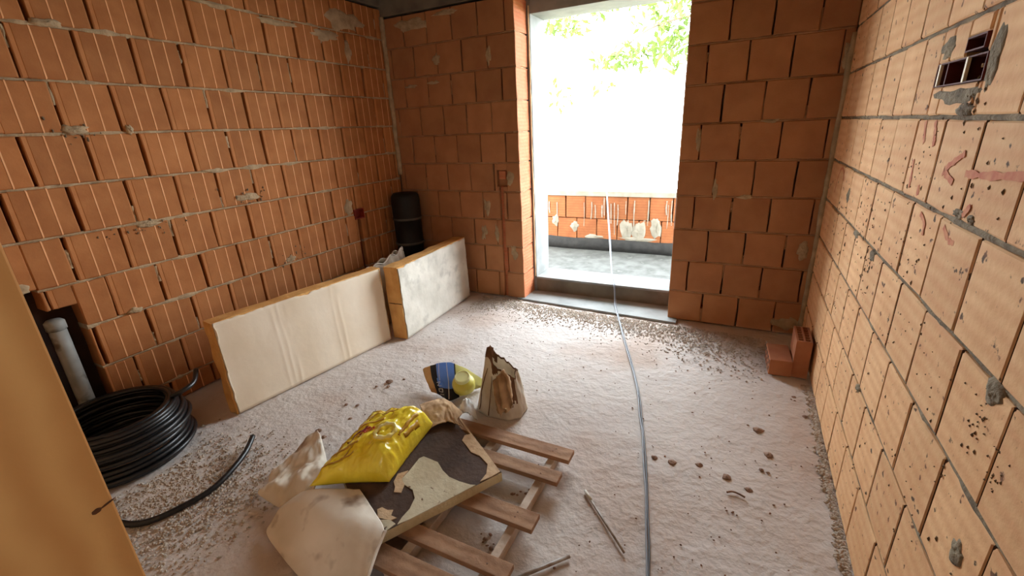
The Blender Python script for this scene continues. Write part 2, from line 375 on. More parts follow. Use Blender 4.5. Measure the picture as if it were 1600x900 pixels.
def brickwork(parent, place, s0, s1, zb, offs, pitch, kind, mats, holes=(), gap=0.011, deep_at=None, bed=0.012,
              bedmat=None, bed_out=-0.004, fill=0.3, seed=1, jit=0.003, headmat=None, ragged=1.0):
    """courses between the heights zb; offs = a head-joint position for each course; place(s) -> (loc, rotz), flip"""
    rnd = random.Random(seed)
    loc_f, rotz, flip = place
    mvars = 6
    for k in range(len(zb)-1):
        z0, z1 = zb[k]+bed/2, zb[k+1]-bed/2
        o = offs[k]; n0 = math.floor((s0-o)/pitch)-1
        js = []; p = o+n0*pitch
        while p < s1+pitch: js.append(p); p += pitch
        js = [j+rnd.uniform(-0.004, 0.004) for j in js]
        for q in range(len(js)-1):
            g0 = gap*rnd.uniform(0.6, 1.5); g1 = gap*rnd.uniform(0.6, 1.2)
            a0, a1 = js[q]+g0/2, js[q+1]-g1/2
            full = (a0 >= s0 and a1 <= s1)
            a0c, a1c = max(a0, s0), min(a1, s1)
            if s1-0.035 < a1 < s1: a1c = s1; full = False
            if s0 < a0 < s0+0.035: a0c = s0; full = False
            if a1c-a0c < 0.025: continue
            pieces = [(a0c, a1c, z0, z1)]
            for h in holes:
                pieces = [r2 for r in pieces for r2 in rect_minus(r, h)]
            pieces = [r for r in pieces if r[1]-r[0] > 0.012 and r[3]-r[2] > 0.012]
            for (b0, b1, c0, c1) in pieces:
                wd, ht = b1-b0, c1-c0
                deep = deep_at is not None and (abs(b0-deep_at) < 1e-6 or abs(b1-deep_at) < 1e-6)
                whole = full and len(pieces) == 1 and not deep
                lx0 = (a1-b1) if flip else (b0-a0)     # local x of the piece's left edge inside the whole brick
                if whole:
                    key = (kind, round(ht, 3), rnd.randrange(mvars))
                    wd_m = pitch-gap
                else:
                    key = None; wd_m = wd
                if key in CACHE and key is not None: me = CACHE[key]
                else:
                    rb = [0.31*(pitch-gap)-lx0*(not whole), 0.63*(pitch-gap)-lx0*(not whole)] if kind == 'rib' else ()
                    st = 0.024 if kind == 'rib' and (whole or b0-a0 < 0.004) else 0
                    V, F, I = brick_mesh(wd_m, ht, 0.232 if deep else REC+0.01, kind, rb, st, rnd, side_mat=deep)
                    me = mesh('brick', V, F, mats=mats, idx=I)
                    if key is not None: CACHE[key] = me
                ob = bpy.data.objects.new('brick', me); COL.objects.link(ob); ob.parent = parent
                L = loc_f((b0+b1)/2, c0, rnd.uniform(-jit, jit) if not deep else 0.0)
                ob.location = L
                ob.rotation_euler = (rnd.uniform(-0.004, 0.004), rnd.uniform(-0.006, 0.006) if not deep else 0, rotz+(rnd.uniform(-2*jit, 2*jit) if not deep else 0))
                if whole: ob.scale = (wd/wd_m, 1, 1)
        # bed joint under this course, ragged, plus mortar squeezed into some head joints
        V = []; F = []
        def ribbon(pts_c, half, outs, vertical=False):
            base = len(V); n = len(pts_c)
            for i in range(n):
                s, z = pts_c[i]; h = half[i]; oo = outs[i]
                if vertical: q = [(s-h, z, -REC), (s-h, z, oo-0.004), (s, z, oo), (s+h, z, oo-0.004), (s+h, z, -REC)]
                else: q = [(s, z-h, -REC), (s, z-h, oo-0.004), (s, z, oo), (s, z+h, oo-0.004), (s, z+h, -REC)]
                for (ss, zz, ot) in q: V.append(loc_f(ss, zz, ot))
            for i in range(n-1):
                for m_ in range(4):
                    aa = base+i*5+m_; F.append((aa, aa+1, aa+6, aa+5))
            F.append(tuple(base+m_ for m_ in range(5))); F.append(tuple(base+(n-1)*5+m_ for m_ in range(4, -1, -1)))
        zj = zb[k]
        segs = [(s0, s1)]
        for h in holes:
            if h[2] < zj < h[3]:
                ns = []
                for (q0, q1) in segs:
                    if h[1] <= q0 or h[0] >= q1: ns.append((q0, q1)); continue
                    if h[0] > q0: ns.append((q0, h[0]))
                    if h[1] < q1: ns.append((h[1], q1))
                segs = ns
        if k > 0:
            for (q0, q1) in segs:
                n = max(3, int((q1-q0)/0.03)); pc = []; hf = []; ou = []
                for i in range(n+1):
                    s = q0+(q1-q0)*i/n
                    f1 = fbm(s*6, k*3.1+seed*9); f2 = fbm(s*17, k*5.7+seed*4, 2)
                    pc.append((s, zj+0.002*f2)); hf.append(bed/2+0.001+max(0, ragged*(0.006*f1+0.003*f2))); ou.append(bed_out+0.006*f1*ragged+0.003*f2)
                ribbon(pc, hf, ou)
        for j in js:
            if rnd.random() < fill and s0+0.02 < j < s1-0.02 and not any(h[0]-0.02 < j < h[1]+0.02 and h[2] < z1 and h[3] > z0 for h in holes):
                lo = z0+(z1-z0)*rnd.choice((0, 0, 0.3, 0.55)); hi = min(z1, lo+(z1-z0)*rnd.uniform(0.25, 0.6))
                n = 5; pc = []; hf = []; ou = []
                for i in range(n+1):
                    z = lo+(hi-lo)*i/n
                    pc.append((j+rnd.uniform(-0.002, 0.002), z)); hf.append(0.006+rnd.uniform(0, 0.005)); ou.append(-0.006+rnd.uniform(-0.004, 0.004))
                ribbon(pc, hf, ou, True)
        if V:
            add_obj('mortar_joint', mesh('mortar_joint', V, F, bedmat), parent)
        if headmat:
            V = []; F = []
            for j in js:
                if s0+0.02 < j < s1-0.02 and not any(h[0]-0.02 < j < h[1]+0.02 and h[2] < z1 and h[3] > z0 for h in holes):
                    ribbon([(j, z0), (j, (z0+z1)/2), (j, z1)], [0.0036]*3, [-0.0012]*3, True)
            add_obj('head_joint', mesh('head_joint', V, F, headmat), parent)

# left wall, ribbed bricks; chase with a drain pipe, socket box with a chase below
LZ = [0.0]+[0.1405+0.2435*k for k in range(11)]
L_off = [0.95, 1.07, 0.95, 1.07, 0.96, 1.05, 0.94, 1.12, 1.03, 1.13, 1.02]
left_holes = [(0.64, 0.80, 0.74, 0.885), (0.735, 0.925, 0.0, 0.765), (2.905, 3.025, 0.825, 0.915), (2.935, 2.975, 0.0, 0.83)]
brickwork(wall_left, (lambda s, z, o: (XL+o, s, z), -PI/2, True), 0.16, YB-0.004, LZ, L_off, 0.2475, 'rib',
          [MT['clay_l'], MT['clay_rib'], MT['clay_edge']], left_holes, gap=0.014, bedmat=MT['mortar'], seed=3, fill=0.42, ragged=1.9)
# back wall, both sides of the doorway
BZ = [0.25*k for k in range(11)]
brickwork(wall_back, (lambda s, z, o: (s, YB-o, z), PI, True), DR, XR-0.002, BZ, [-0.19, -0.06]*5, 0.25, 'plain',
          [MT['clay_b'], MT['clay_b'], MT['clay_j']], (), gap=0.010, deep_at=DR, bedmat=MT['mortar_b'], seed=5, fill=0.45, bed_out=-0.002)
BL_off = [-2.0, -2.14, -1.99, -2.12, -1.99, -1.86, -1.98, -1.87, -1.99, -1.82]
back_holes = [(-1.965, -1.86, 1.045, 1.19), (-1.945, -1.905, 0.0, 1.045)]
brickwork(wall_back, (lambda s, z, o: (s, YB-o, z), PI, True), XL+0.002, DL, BZ, BL_off, 0.25, 'plain',
          [MT['clay_b'], MT['clay_b'], MT['clay_j']], back_holes, gap=0.009, deep_at=DL, bedmat=MT['mortar_b'], seed=8, fill=0.4, bed_out=-0.002)
# right wall
R_off = [1.94, 1.84, 1.97, 1.80, 1.87, 2.02, 1.88, 1.97, 1.85, 1.98]
right_holes = [(1.60, 1.96, 1.585, 1.652), (1.64, 1.765, 1.662, 1.70)]
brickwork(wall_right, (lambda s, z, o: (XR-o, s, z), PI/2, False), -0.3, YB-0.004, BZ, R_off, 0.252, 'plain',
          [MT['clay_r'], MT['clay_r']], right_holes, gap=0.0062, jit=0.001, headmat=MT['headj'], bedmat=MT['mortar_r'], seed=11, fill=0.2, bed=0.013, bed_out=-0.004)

# mortar smears: irregular lumps standing proud of the bricks
def smear(parent, loc_f, s, z, ws, hz, t=0.008, m=None, seed=0):
    V = []; F = []; nr, na = 5, 18
    V.append(loc_f(s, z, t*1.2))
    for i in range(1, nr+1):
        for k in range(na):
            an = 2*PI*k/na; rr = i/nr*(0.8+0.45*fbm(math.cos(an)*1.7+seed, math.sin(an)*1.7, seed*2.3))
            ot = t*(1-(i/nr)**2)*(0.8+0.9*fbm(i*1.3+seed, k*1.1)) if i < nr else -0.01
            V.append(loc_f(s+ws/2*rr*math.cos(an), z+hz/2*rr*math.sin(an), ot))
    for k in range(na): F.append((0, 1+k, 1+(k+1) % na))
    for i in range(1, nr):
        for k in range(na):
            p = 1+(i-1)*na+k; q = 1+(i-1)*na+(k+1) % na; F.append((p, p+na, q+na, q))
    bm = bmesh.new(); vv = [bm.verts.new(v) for v in V]
    for f in F: bm.faces.new([vv[i] for i in f])
    bmesh.ops.recalc_face_normals(bm, faces=bm.faces)
    add_obj('mortar_smear', bm_mesh('mortar_smear', bm, m or MT['mortar'], True), parent)
lf = lambda s, z, o: (XL+0.004+o, s, z)
bf = lambda s, z, o: (s, YB-o, z)
rf = lambda s, z, o: (XR-o, s, z)
for i, (s, z, ws, hz) in enumerate([(1.16, 1.62, 0.13, 0.06), (1.40, 1.615, 0.05, 0.07), (1.98, 1.165, 0.22, 0.07), (2.85, 0.95, 0.14, 0.16),
        (1.35, 1.10, 0.16, 0.04), (2.20, 0.66, 0.14, 0.07), (2.05, 2.33, 0.30, 0.05), (2.5, 2.30, 0.4, 0.06), (2.9, 2.28, 0.34, 0.10),
        (3.15, 2.42, 0.5, 0.2), (1.2, 2.10, 0.14, 0.05), (3.12, 2.2, 0.10, 0.22), (1.8, 1.36, 0.2, 0.035), (0.73, 0.90, 0.14, 0.08), (1.15, 0.64, 0.10, 0.05)]):
    smear(wall_left, lf, s, z, ws, hz, 0.009, seed=i+1)
for i, (s, z, ws, hz) in enumerate([(0.42, 0.64, 0.10, 0.2), (0.40, 0.08, 0.26, 0.16), (-0.18, 1.05, 0.05, 0.18), (0.02, 1.0, 0.14, 0.05), (-0.32, 1.40, 0.05, 0.2),
        (0.47, 1.85, 0.06, 0.26), (0.12, 1.5, 0.14, 0.04), (-2.08, 0.86, 0.09, 0.24), (-2.13, 0.62, 0.09, 0.2), (-1.99, 0.62, 0.06, 0.2), (-2.5, 2.12, 0.12, 0.14),
        (-1.98, 2.1, 0.08, 0.2), (-2.75, 2.42, 0.5, 0.14), (-2.35, 2.46, 0.4, 0.06), (-2.55, 1.94, 0.16, 0.05), (-1.83, 1.12, 0.10, 0.2), (-1.82, 0.45, 0.10, 0.2), (-2.8, 1.93, 0.2, 0.04)]):
    smear(wall_back, bf, s, z, ws, hz, 0.006, seed=i+40)
for i, (s, z, ws, hz) in enumerate([(1.75, 1.555, 0.44, 0.07), (1.90, 1.69, 0.18, 0.09), (1.565, 1.63, 0.09, 0.20), (1.66, 1.52, 0.16, 0.05), (1.52, 1.27, 0.10, 0.03), (1.44, 1.27, 0.06, 0.03),
        (2.55, 0.99, 0.12, 0.05), (2.2, 0.98, 0.12, 0.06), (1.12, 0.98, 0.10, 0.08), (1.05, 0.62, 0.09, 0.09), (1.98, 0.49, 0.08, 0.04), (2.9, 1.12, 0.10, 0.10)]):
    smear(wall_right, rf, s, z, ws, hz, 0.006, MT['mortar_r'], seed=i+80)
# rough cement run in the far left corner
pts = []; rr = []
for i in range(24):
    z = 1.15+1.36*i/23; pts.append((XL+0.012+0.006*fbm(z*5, 1), YB-0.012+0.006*fbm(z*5, 7), z)); rr.append(0.022+0.012*fbm(z*7, 3))
V, F = tube(pts, rr, 8); add_obj('corner_mortar', mesh('corner_mortar', V, F, MT['mortar'], True), wall_back)
pts = []; rr = []
for i in range(24):
    z = 0.02+1.95*i/23; pts.append((XR-0.008, YB-0.008, z)); rr.append(0.018+0.012*fbm(z*7, 13))
V, F = tube(pts, rr, 8); add_obj('corner_mortar', mesh('corner_mortar', V, F, MT['mortar'], True), wall_back)

def spatter(parent, loc_f, clusters, seed, m):
    rn = random.Random(seed); V = []; F = []
    for (s, z, ss, sz, n, r) in clusters:
        for i in range(n):
            cs, cz = rn.gauss(s, ss), rn.gauss(z, sz); rr = r*rn.uniform(0.35, 1.2); el = rn.uniform(0.8, 2.2); k = len(V); na = 7
            V.append(loc_f(cs, cz, 0.0035+rr*0.15))
            for q in range(na):
                an = 2*PI*q/na; g = rr*rn.uniform(0.6, 1.2); V.append(loc_f(cs+g*math.cos(an)*0.8, cz+g*el*math.sin(an)*0.8, 0.0008))
            for q in range(na): F.append((k, k+1+q, k+1+(q+1) % na))
    add_obj('mortar_spatter', mesh('mortar_spatter', V, F, m), parent, kind='stuff')
MT['spat'] = mat('spatter', srgb(124,104,80), srgb(92,76,58), 30, 0.95)
spatter(wall_right, rf, [(1.13,0.90,0.016,0.05,26,0.0035),(1.03,0.86,0.02,0.05,16,0.004),(2.25,0.90,0.05,0.06,26,0.007),(2.45,1.08,0.12,0.07,34,0.007),(1.78,1.1,0.1,0.05,20,0.005),(1.5,0.88,0.3,0.06,26,0.004),
    (2.2,0.6,0.5,0.15,40,0.004),(1.7,1.33,0.3,0.08,24,0.005),(1.95,1.35,0.08,0.06,20,0.005),(1.3,0.6,0.3,0.1,24,0.005),(1.5,0.3,0.4,0.15,26,0.005),(1.62,1.54,0.05,0.03,16,0.006),(2.9,1.0,0.15,0.1,26,0.008)], 5, MT['spat'])
spatter(wall_left, lf, [(1.35,1.07,0.12,0.02,26,0.006),(1.16,1.60,0.05,0.03,16,0.008),(2.0,1.17,0.1,0.03,22,0.008),(2.2,0.67,0.1,0.04,16,0.008)], 6, MT['spat'])

# red spray marks on the right wall: thin paint films
def stroke(parent, loc_f, pts, width, m, out=0.0045, seed=0, name='spray_mark'):
    P = spline([(p[0], p[1], 0) for p in pts], 6); V = []; F = []
    for i, p in enumerate(P):
        t = (P[min(i+1, len(P)-1)]-P[max(i-1, 0)]).normalized(); n = Vector((-t.y, t.x, 0))
        h = width/2*(0.7+0.6*fbm(i*0.6, seed)); 
        for sg in (-1, 1):
            q = p+n*h*sg; V.append(loc_f(q.x, q.y, out))
    for i in range(len(P)-1): F.append((2*i, 2*i+1, 2*i+3, 2*i+2))
    o = add_obj(name, mesh(name, V, F, m), parent); solid(o, 0.0008, 0)
for i, (pts, wd) in enumerate([([(1.575,1.415),(1.63,1.39),(1.685,1.365)], 0.018), ([(1.69,1.36),(1.65,1.35),(1.605,1.338)], 0.02), ([(1.54,1.368),(1.42,1.375),(1.29,1.388),(1.20,1.392)], 0.02),
        ([(1.94,1.49),(1.925,1.45),(1.91,1.425)], 0.02), ([(1.85,1.49),(1.83,1.45),(1.82,1.42)], 0.022), ([(1.97,1.37),(1.955,1.32),(1.95,1.28)], 0.016), ([(1.86,1.30),(1.85,1.27)], 0.02),
        ([(1.78,1.225),(1.73,1.205),(1.72,1.17)], 0.016), ([(1.58,1.225),(1.53,1.20),(1.49,1.20)], 0.018), ([(1.49,1.27),(1.46,1.30)], 0.018), ([(3.30,1.08),(3.28,1.16),(3.22,1.225),(3.14,1.22),(3.09,1.17)], 0.014)]):
    stroke(wall_right, rf, pts, wd*1.25, MT['redpaint'], 0.0022, i)

# socket box in the right wall: a double round-cornered box behind a torn brick face
sb = add_obj('socket_box', None, None, 'double maroon socket box with ivory dividers set in the right wall', 'socket box'); sb.location = (XR, 1.78, 1.618)
def boxpart(name, parent, x0, x1, y0, y1, z0, z1, m, bev=0.0, org=(0,0,0)):
    o = add_obj(name, box_mesh(name, x0-org[0], x1-org[0], y0-org[1], y1-org[1], z0-org[2], z1-org[2], m, bev), parent); return o
og = (XR, 1.78, 1.618)
def open_cup(y0, y1, z0, z1, d, t):
    bm = bmesh.new()
    box_bm(bm, XR+d, XR+d+t, y0, y1, z0, z1); box_bm(bm, XR-0.002, XR+d, y0, y0+t, z0, z1); box_bm(bm, XR-0.002, XR+d, y1-t, y1, z0, z1)
    box_bm(bm, XR-0.002, XR+d, y0+t, y1-t, z0, z0+t); box_bm(bm, XR-0.002, XR+d, y0+t, y1-t, z1-t, z1)
    bmesh.ops.translate(bm, verts=bm.verts, vec=(-og[0], -og[1], -og[2])); return bm
for (y0, y1) in ((1.605, 1.735), (1.735, 1.865), (1.865, 1.955)):
    add_obj('cup', bm_mesh('cup', open_cup(y0, y1, 1.586, 1.651, 0.045, 0.004), MT['redbox_d']), sb)
for yy in (1.725, 1.928): boxpart('divider', sb, XR-0.004, XR+0.004, yy-0.006, yy+0.006, 1.588, 1.650, MT['ivory'], 0.0015, og)
add_obj('cup', bm_mesh('cup', open_cup(1.642, 1.763, 1.663, 1.699, 0.06, 0.004), MT['redbox_d']), sb)
for (yy, zz) in ((1.695, 1.625), (1.895, 1.615)):
    V, F = tube([(XR+0.044-og[0], yy-og[1], zz-og[2]), (XR+0.02-og[0], yy-og[1], zz-og[2])], 0.005, 8); add_obj('screw_post', mesh('screw_post', V, F, MT['ivory']), sb)
# socket box with chase, left wall
o_ = add_obj('socket_box', None, None, 'small red socket box in the ribbed left wall near the corner', 'socket box'); o_.location = (XL, 2.965, 0.87)
boxpart('back_plate', o_, XL-0.065, XL-0.045, 2.91, 3.02, 0.83, 0.91, MT['redbox'], 0, (XL, 2.965, 0.87))
for a_ in ((2.908, 2.914, 0.826, 0.914), (3.016, 3.022, 0.826, 0.914), (2.914, 3.016, 0.826, 0.832), (2.914, 3.016, 0.908, 0.914)):
    boxpart('rim', o_, XL-0.05, XL+0.004, a_[0], a_[1], a_[2], a_[3], MT['redbox'], 0, (XL, 2.965, 0.87))
add_obj('chase', box_mesh('chase', XL-0.068, XL-0.04, 2.936, 2.974, 0, 0.825, MT['chase']), wall_left)
# socket hole on the back wall
o_ = add_obj('socket_box', None, None, 'square brick-coloured socket recess in the wall left of the doorway', 'socket box'); o_.location = (-1.912, YB, 1.117)
og2 = (-1.912, YB, 1.117)
boxpart('back_plate', o_, -1.963, -1.862, YB+0.045, YB+0.06, 1.047, 1.188, MT['clay_b'], 0, og2)
boxpart('tongue', o_, -1.945, -1.88, YB+0.01, YB+0.045, 1.11, 1.18, MT['clay_j'], 0.003, og2)
add_obj('chase', box_mesh('chase', -1.944, -1.906, YB+0.03, YB+0.068, 0, 1.045, MT['clay_j']), wall_back)

# drain pipe in the left chase
dp = add_obj('drain_pipe', None, None, 'grey drain pipe standing in the open chase behind the pine board', 'pipe'); dp.location = (XL-0.02, 0.815, 0)
V, F = tube([(0,0,0.0),(0,0,0.2),(0,0,0.55),(0,0,0.66)], 0.036, 24); add_obj('pipe_body', mesh('pipe_body', V, F, MT['pipe'], True), dp)
V, F = lathe([(0.036,0.655),(0.042,0.66),(0.042,0.70),(0.03,0.712)], 16, True, True); add_obj('pipe_collar', mesh('pipe_collar', V, F, MT['pipe'], True), dp)

# ------------------------------------------------------------------ doorway frame, balcony, parapet
door = add_obj('door_1', None); door['kind'] = 'structure'; door.location = (-1.09, 3.98, 0)
org = (-1.09, 3.98, 0)
FY0, FY1, FZ0, FZ1, FXL, FXR = 3.82, 4.13, 0.155, 2.40, -1.705, -0.468
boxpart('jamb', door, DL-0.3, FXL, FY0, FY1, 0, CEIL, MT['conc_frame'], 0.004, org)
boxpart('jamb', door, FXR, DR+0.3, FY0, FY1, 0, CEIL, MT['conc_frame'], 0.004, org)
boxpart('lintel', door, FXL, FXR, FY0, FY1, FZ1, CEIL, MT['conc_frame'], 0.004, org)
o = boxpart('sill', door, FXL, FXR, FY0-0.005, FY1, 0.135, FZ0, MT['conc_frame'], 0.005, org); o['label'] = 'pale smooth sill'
boxpart('riser', door, FXL, FXR, FY0, FY1, 0, 0.135, MT['concrete'], 0, org)
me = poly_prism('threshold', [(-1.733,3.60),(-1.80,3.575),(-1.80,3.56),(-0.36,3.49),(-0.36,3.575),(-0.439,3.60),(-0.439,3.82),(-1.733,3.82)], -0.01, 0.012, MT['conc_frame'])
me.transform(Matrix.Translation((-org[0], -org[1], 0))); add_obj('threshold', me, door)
# pale filler strip squeezed between the brick jamb and the frame
pts = [(FXL-0.012+0.004*fbm(i*0.4, 5), FY0-0.002, 0.16+2.3*i/30) for i in range(31)]
V, F = tube([Vector(p)-Vector(org) for p in pts], [0.007+0.004*fbm(i*0.7, 9) for i in range(31)], 6); add_obj('foam_bead', mesh('foam_bead', V, F, MT['ivory'], True), door)

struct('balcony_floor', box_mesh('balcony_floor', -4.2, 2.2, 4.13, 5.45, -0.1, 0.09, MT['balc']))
par = struct('parapet', box_mesh('parapet', -4.2, 2.2, 5.26, 5.42, 0.09, 0.735, MT['core']))
add_obj('coping', box_mesh('coping', -4.2, 2.2, 5.195, 5.46, 0.735, 0.795, MT['run'], 0.006), par)
V = []; F = []
for i in range(81):
    x = -4.2+6.4*i/80; h = 0.225+0.02*fbm(x*3, 2)
    V += [(x, 5.25, 0.09), (x, 5.165+0.02*fbm(x*2, 8), 0.09), (x, 5.19, h-0.05), (x, 5.205, h), (x, 5.25, h)]
for i in range(80):
    for k in range(4): F.append((i*5+k+1, i*5+k, i*5+k+5, i*5+k+6))
add_obj('bitumen_strip', mesh('bitumen_strip', V, F, MT['bitumen'], True), par)
rnd = random.Random(21)
MT['clay_p'] = mat('clay_parapet', srgb(156,98,58), srgb(144,86,50), 10, 0.85, 0.2, 60, vary=0.08, wave=('Z', 10, srgb(128,68,40), 0.35, 1.0))
for k in range(2):
    z0 = 0.20+0.27*k
    for i in range(26):
        x = -4.15+0.25*i+0.11*k
        V, F, I = brick_mesh(0.238, 0.262, 0.06, 'plain', rnd=rnd)
        ob = add_obj('brick', mesh('brick', V, F, mats=[MT['clay_p']]), par); ob.location = (x, 5.215+rnd.uniform(-0.003, 0.003), z0); ob.rotation_euler = (0, 0, PI)
pfn = lambda s, z, o: (s, 5.213-o, z)
for i in range(34):      # mortar runs
    x = -2.5+2.2*rnd.random(); z = 0.73-rnd.uniform(0, 0.1); hh = rnd.uniform(0.12, 0.42)
    stroke(par, pfn, [(x, z), (x+rnd.uniform(-.008,.008), z-hh/2), (x+rnd.uniform(-.01,.01), z-hh)], rnd.uniform(0.008, 0.02), MT['run'], 0.006, i, 'mortar_run')
for i, (x, z, ws, hz) in enumerate([(-2.05,0.42,0.14,0.2),(-1.80,0.36,0.14,0.16),(-1.16,0.36,0.2,0.32),(-1.02,0.33,0.22,0.3),(-0.83,0.38,0.16,0.3),(-1.55,0.25,0.3,0.08),(-1.05,0.24,0.5,0.08)]):
    smear(par, pfn, x, z, ws, hz, 0.01, MT['run'], seed=i+140)

struct('ground', box_mesh('ground', -30, 30, 5.6, 30, -3.2, -3.0, MT['earth']))

struct('added_shade_slab', box_mesh('added_shade_slab', -4.2, 2.2, 3.82, 5.45, 2.95, 3.13, MT['concrete']))  # unseen overhang, added to shade the balcony and parapet

# trees beyond the parapet
def tree(name, label, base, limbs, clusters, seed):
    rn = random.Random(seed)
    t = add_obj(name, None, None, label, 'tree'); t.location = base
    B = Vector(base); VV = []; FF = []
    def addt(pts, rad):
        V, F = tube([Vector(p)-B for p in pts], rad, 7); n = len(VV); VV.extend(V); FF.extend(tuple(i+n for i in f) for f in F)
    for pts in limbs:
        P = spline(pts, 5); n = len(P); r0_ = 0.13 if pts is limbs[0] else 0.03
        addt(P, [r0_*(1-0.8*i/(n-1))+0.004 for i in range(n)])
    LV = []; LF = []
    for (cx, cy, cz, sx, sz, n) in clusters:
        addt([(cx+sx*0.4, cy, cz+sz*0.5), (cx, cy, cz), (cx-sx*0.5, cy+0.1, cz-sz*0.25)], [0.008, 0.006, 0.003])
        for i in range(n):
            p = Vector((rn.gauss(cx, sx*0.5), rn.gauss(cy, 0.35), rn.gauss(cz, sz*0.5)))-B
            l = rn.uniform(0.13, 0.24); wd = l*0.42
            rot = Matrix.Rotation(rn.uniform(0, 2*PI), 3, 'Z') @ Matrix.Rotation(rn.uniform(-1.2, 1.2), 3, 'X') @ Matrix.Rotation(rn.uniform(-0.8, 0.8), 3, 'Y')
            k = len(LV)
            for q in ((0,0,0),(wd/2,l*0.45,0.012),(0,l,-0.01),(-wd/2,l*0.45,0.012)): LV.append(p+rot@Vector(q))
            LF += [(k, k+1, k+2), (k, k+2, k+3)]
    add_obj('trunk', mesh('trunk', VV, FF, MT['bark'], True), t)
    add_obj('foliage', mesh('foliage', LV, LF, MT['leaf']), t, kind='stuff')
tree('leafy_tree', 'sunlit green tree reaching over the right half of the doorway view', (0.6, 9.2, -3.0),
     [[(0.6,9.2,-3.0),(0.55,9.2,0),(0.4,9.1,2.6),(0.2,9.1,4.6)], [(0.4,9.1,2.4),(-0.6,9.0,3.1),(-1.6,9.0,3.1),(-2.3,9.0,2.75)], [(0.4,9.1,2.9),(-0.7,9.0,3.8),(-1.8,9.0,4.0)], [(0.5,9.1,2.0),(-0.5,9,2.5),(-1.3,9,2.5)]],
     [(-1.25,9,3.2,0.45,0.4,110),(-1.3,9,2.75,0.35,0.25,70),(-1.75,9,2.7,0.35,0.14,60),(-2.15,9,2.66,0.3,0.16,90),(-2.62,9,2.62,0.08,0.1,16),(-1.28,9,2.36,0.08,0.1,12),(-1.6,9,3.3,0.4,0.3,70),(-2.3,9,3.5,0.5,0.2,50),
      (-0.6,9,3.2,0.6,0.5,120),(0.3,9,3.6,0.8,0.8,200),(-0.8,9,4.3,0.9,0.6,200),(0.6,9,4.6,0.8,0.6,150),(-2.5,9,2.2,0.25,0.12,10)], 31)
tree('leafy_tree', 'sunlit green tree with leaves in the upper left corner of the doorway view', (-5.4, 9.6, -3.0),
     [[(-5.4,9.6,-3.0),(-5.35,9.5,0),(-5.2,9.4,2.6),(-5.1,9.3,4.4)], [(-5.2,9.4,2.6),(-4.4,9.1,3.5),(-3.5,9.0,3.45),(-2.9,9.0,3.3)], [(-5.3,9.4,1.4),(-4.4,9.1,1.9),(-3.6,9.0,2.0)]],
     [(-3.55,9,3.3,0.35,0.16,60),(-3.05,9,3.25,0.3,0.12,40),(-3.7,9,3.5,0.4,0.2,60),(-3.45,9,2.02,0.18,0.1,20),(-3.3,9,2.3,0.25,0.2,8),(-4.4,9.2,3.4,0.5,0.4,120),(-5.1,9.4,3.8,0.8,0.7,200),(-4.5,9.2,2.2,0.4,0.4,90),(-5.6,9.6,2.6,0.6,0.6,120),(-2.7,9,3.55,0.4,0.15,40)], 32)

# ------------------------------------------------------------------ pine board at the near left edge
pb = add_obj('pine_board', None, None, 'tall knotty pine board standing upright at the near left edge', 'board'); pb.location = (-0.82, 0.04, 0)
plank = add_obj('plank', box_mesh('plank', -0.02, 0.02, -0.17, 0.1565, 0.0, 2.15, MT['pine'], 0.003), pb)
def disc(parent, y, z, ry, rz, m, name='knot', tilt=0.0):
    n = 16; V = [(0.0205, y, z)]; F = []
    for k in range(n):
        an = 2*PI*k/n; rr = 1+0.2*fbm(k*0.9, y*9); V.append((0.0206, y+rr*(ry*math.cos(an)*math.cos(tilt)-rz*math.sin(an)*math.sin(tilt)), z+rr*(rz*math.sin(an)*math.cos(tilt)+ry*math.cos(an)*math.sin(tilt))))
    for k in range(n): F.append((0, 1+k, 1+(k+1) % n))
    o = add_obj(name, mesh(name, V, F, m), parent); solid(o, 0.0008, 0); return o
disc(plank, 0.135, 1.02, 0.006, 0.004, MT['knot']); disc(plank, 0.149, 1.022, 0.010, 0.0016, MT['knot'], tilt=0.2)
disc(plank, 0.07, 0.82, 0.004, 0.003, MT['knot'])

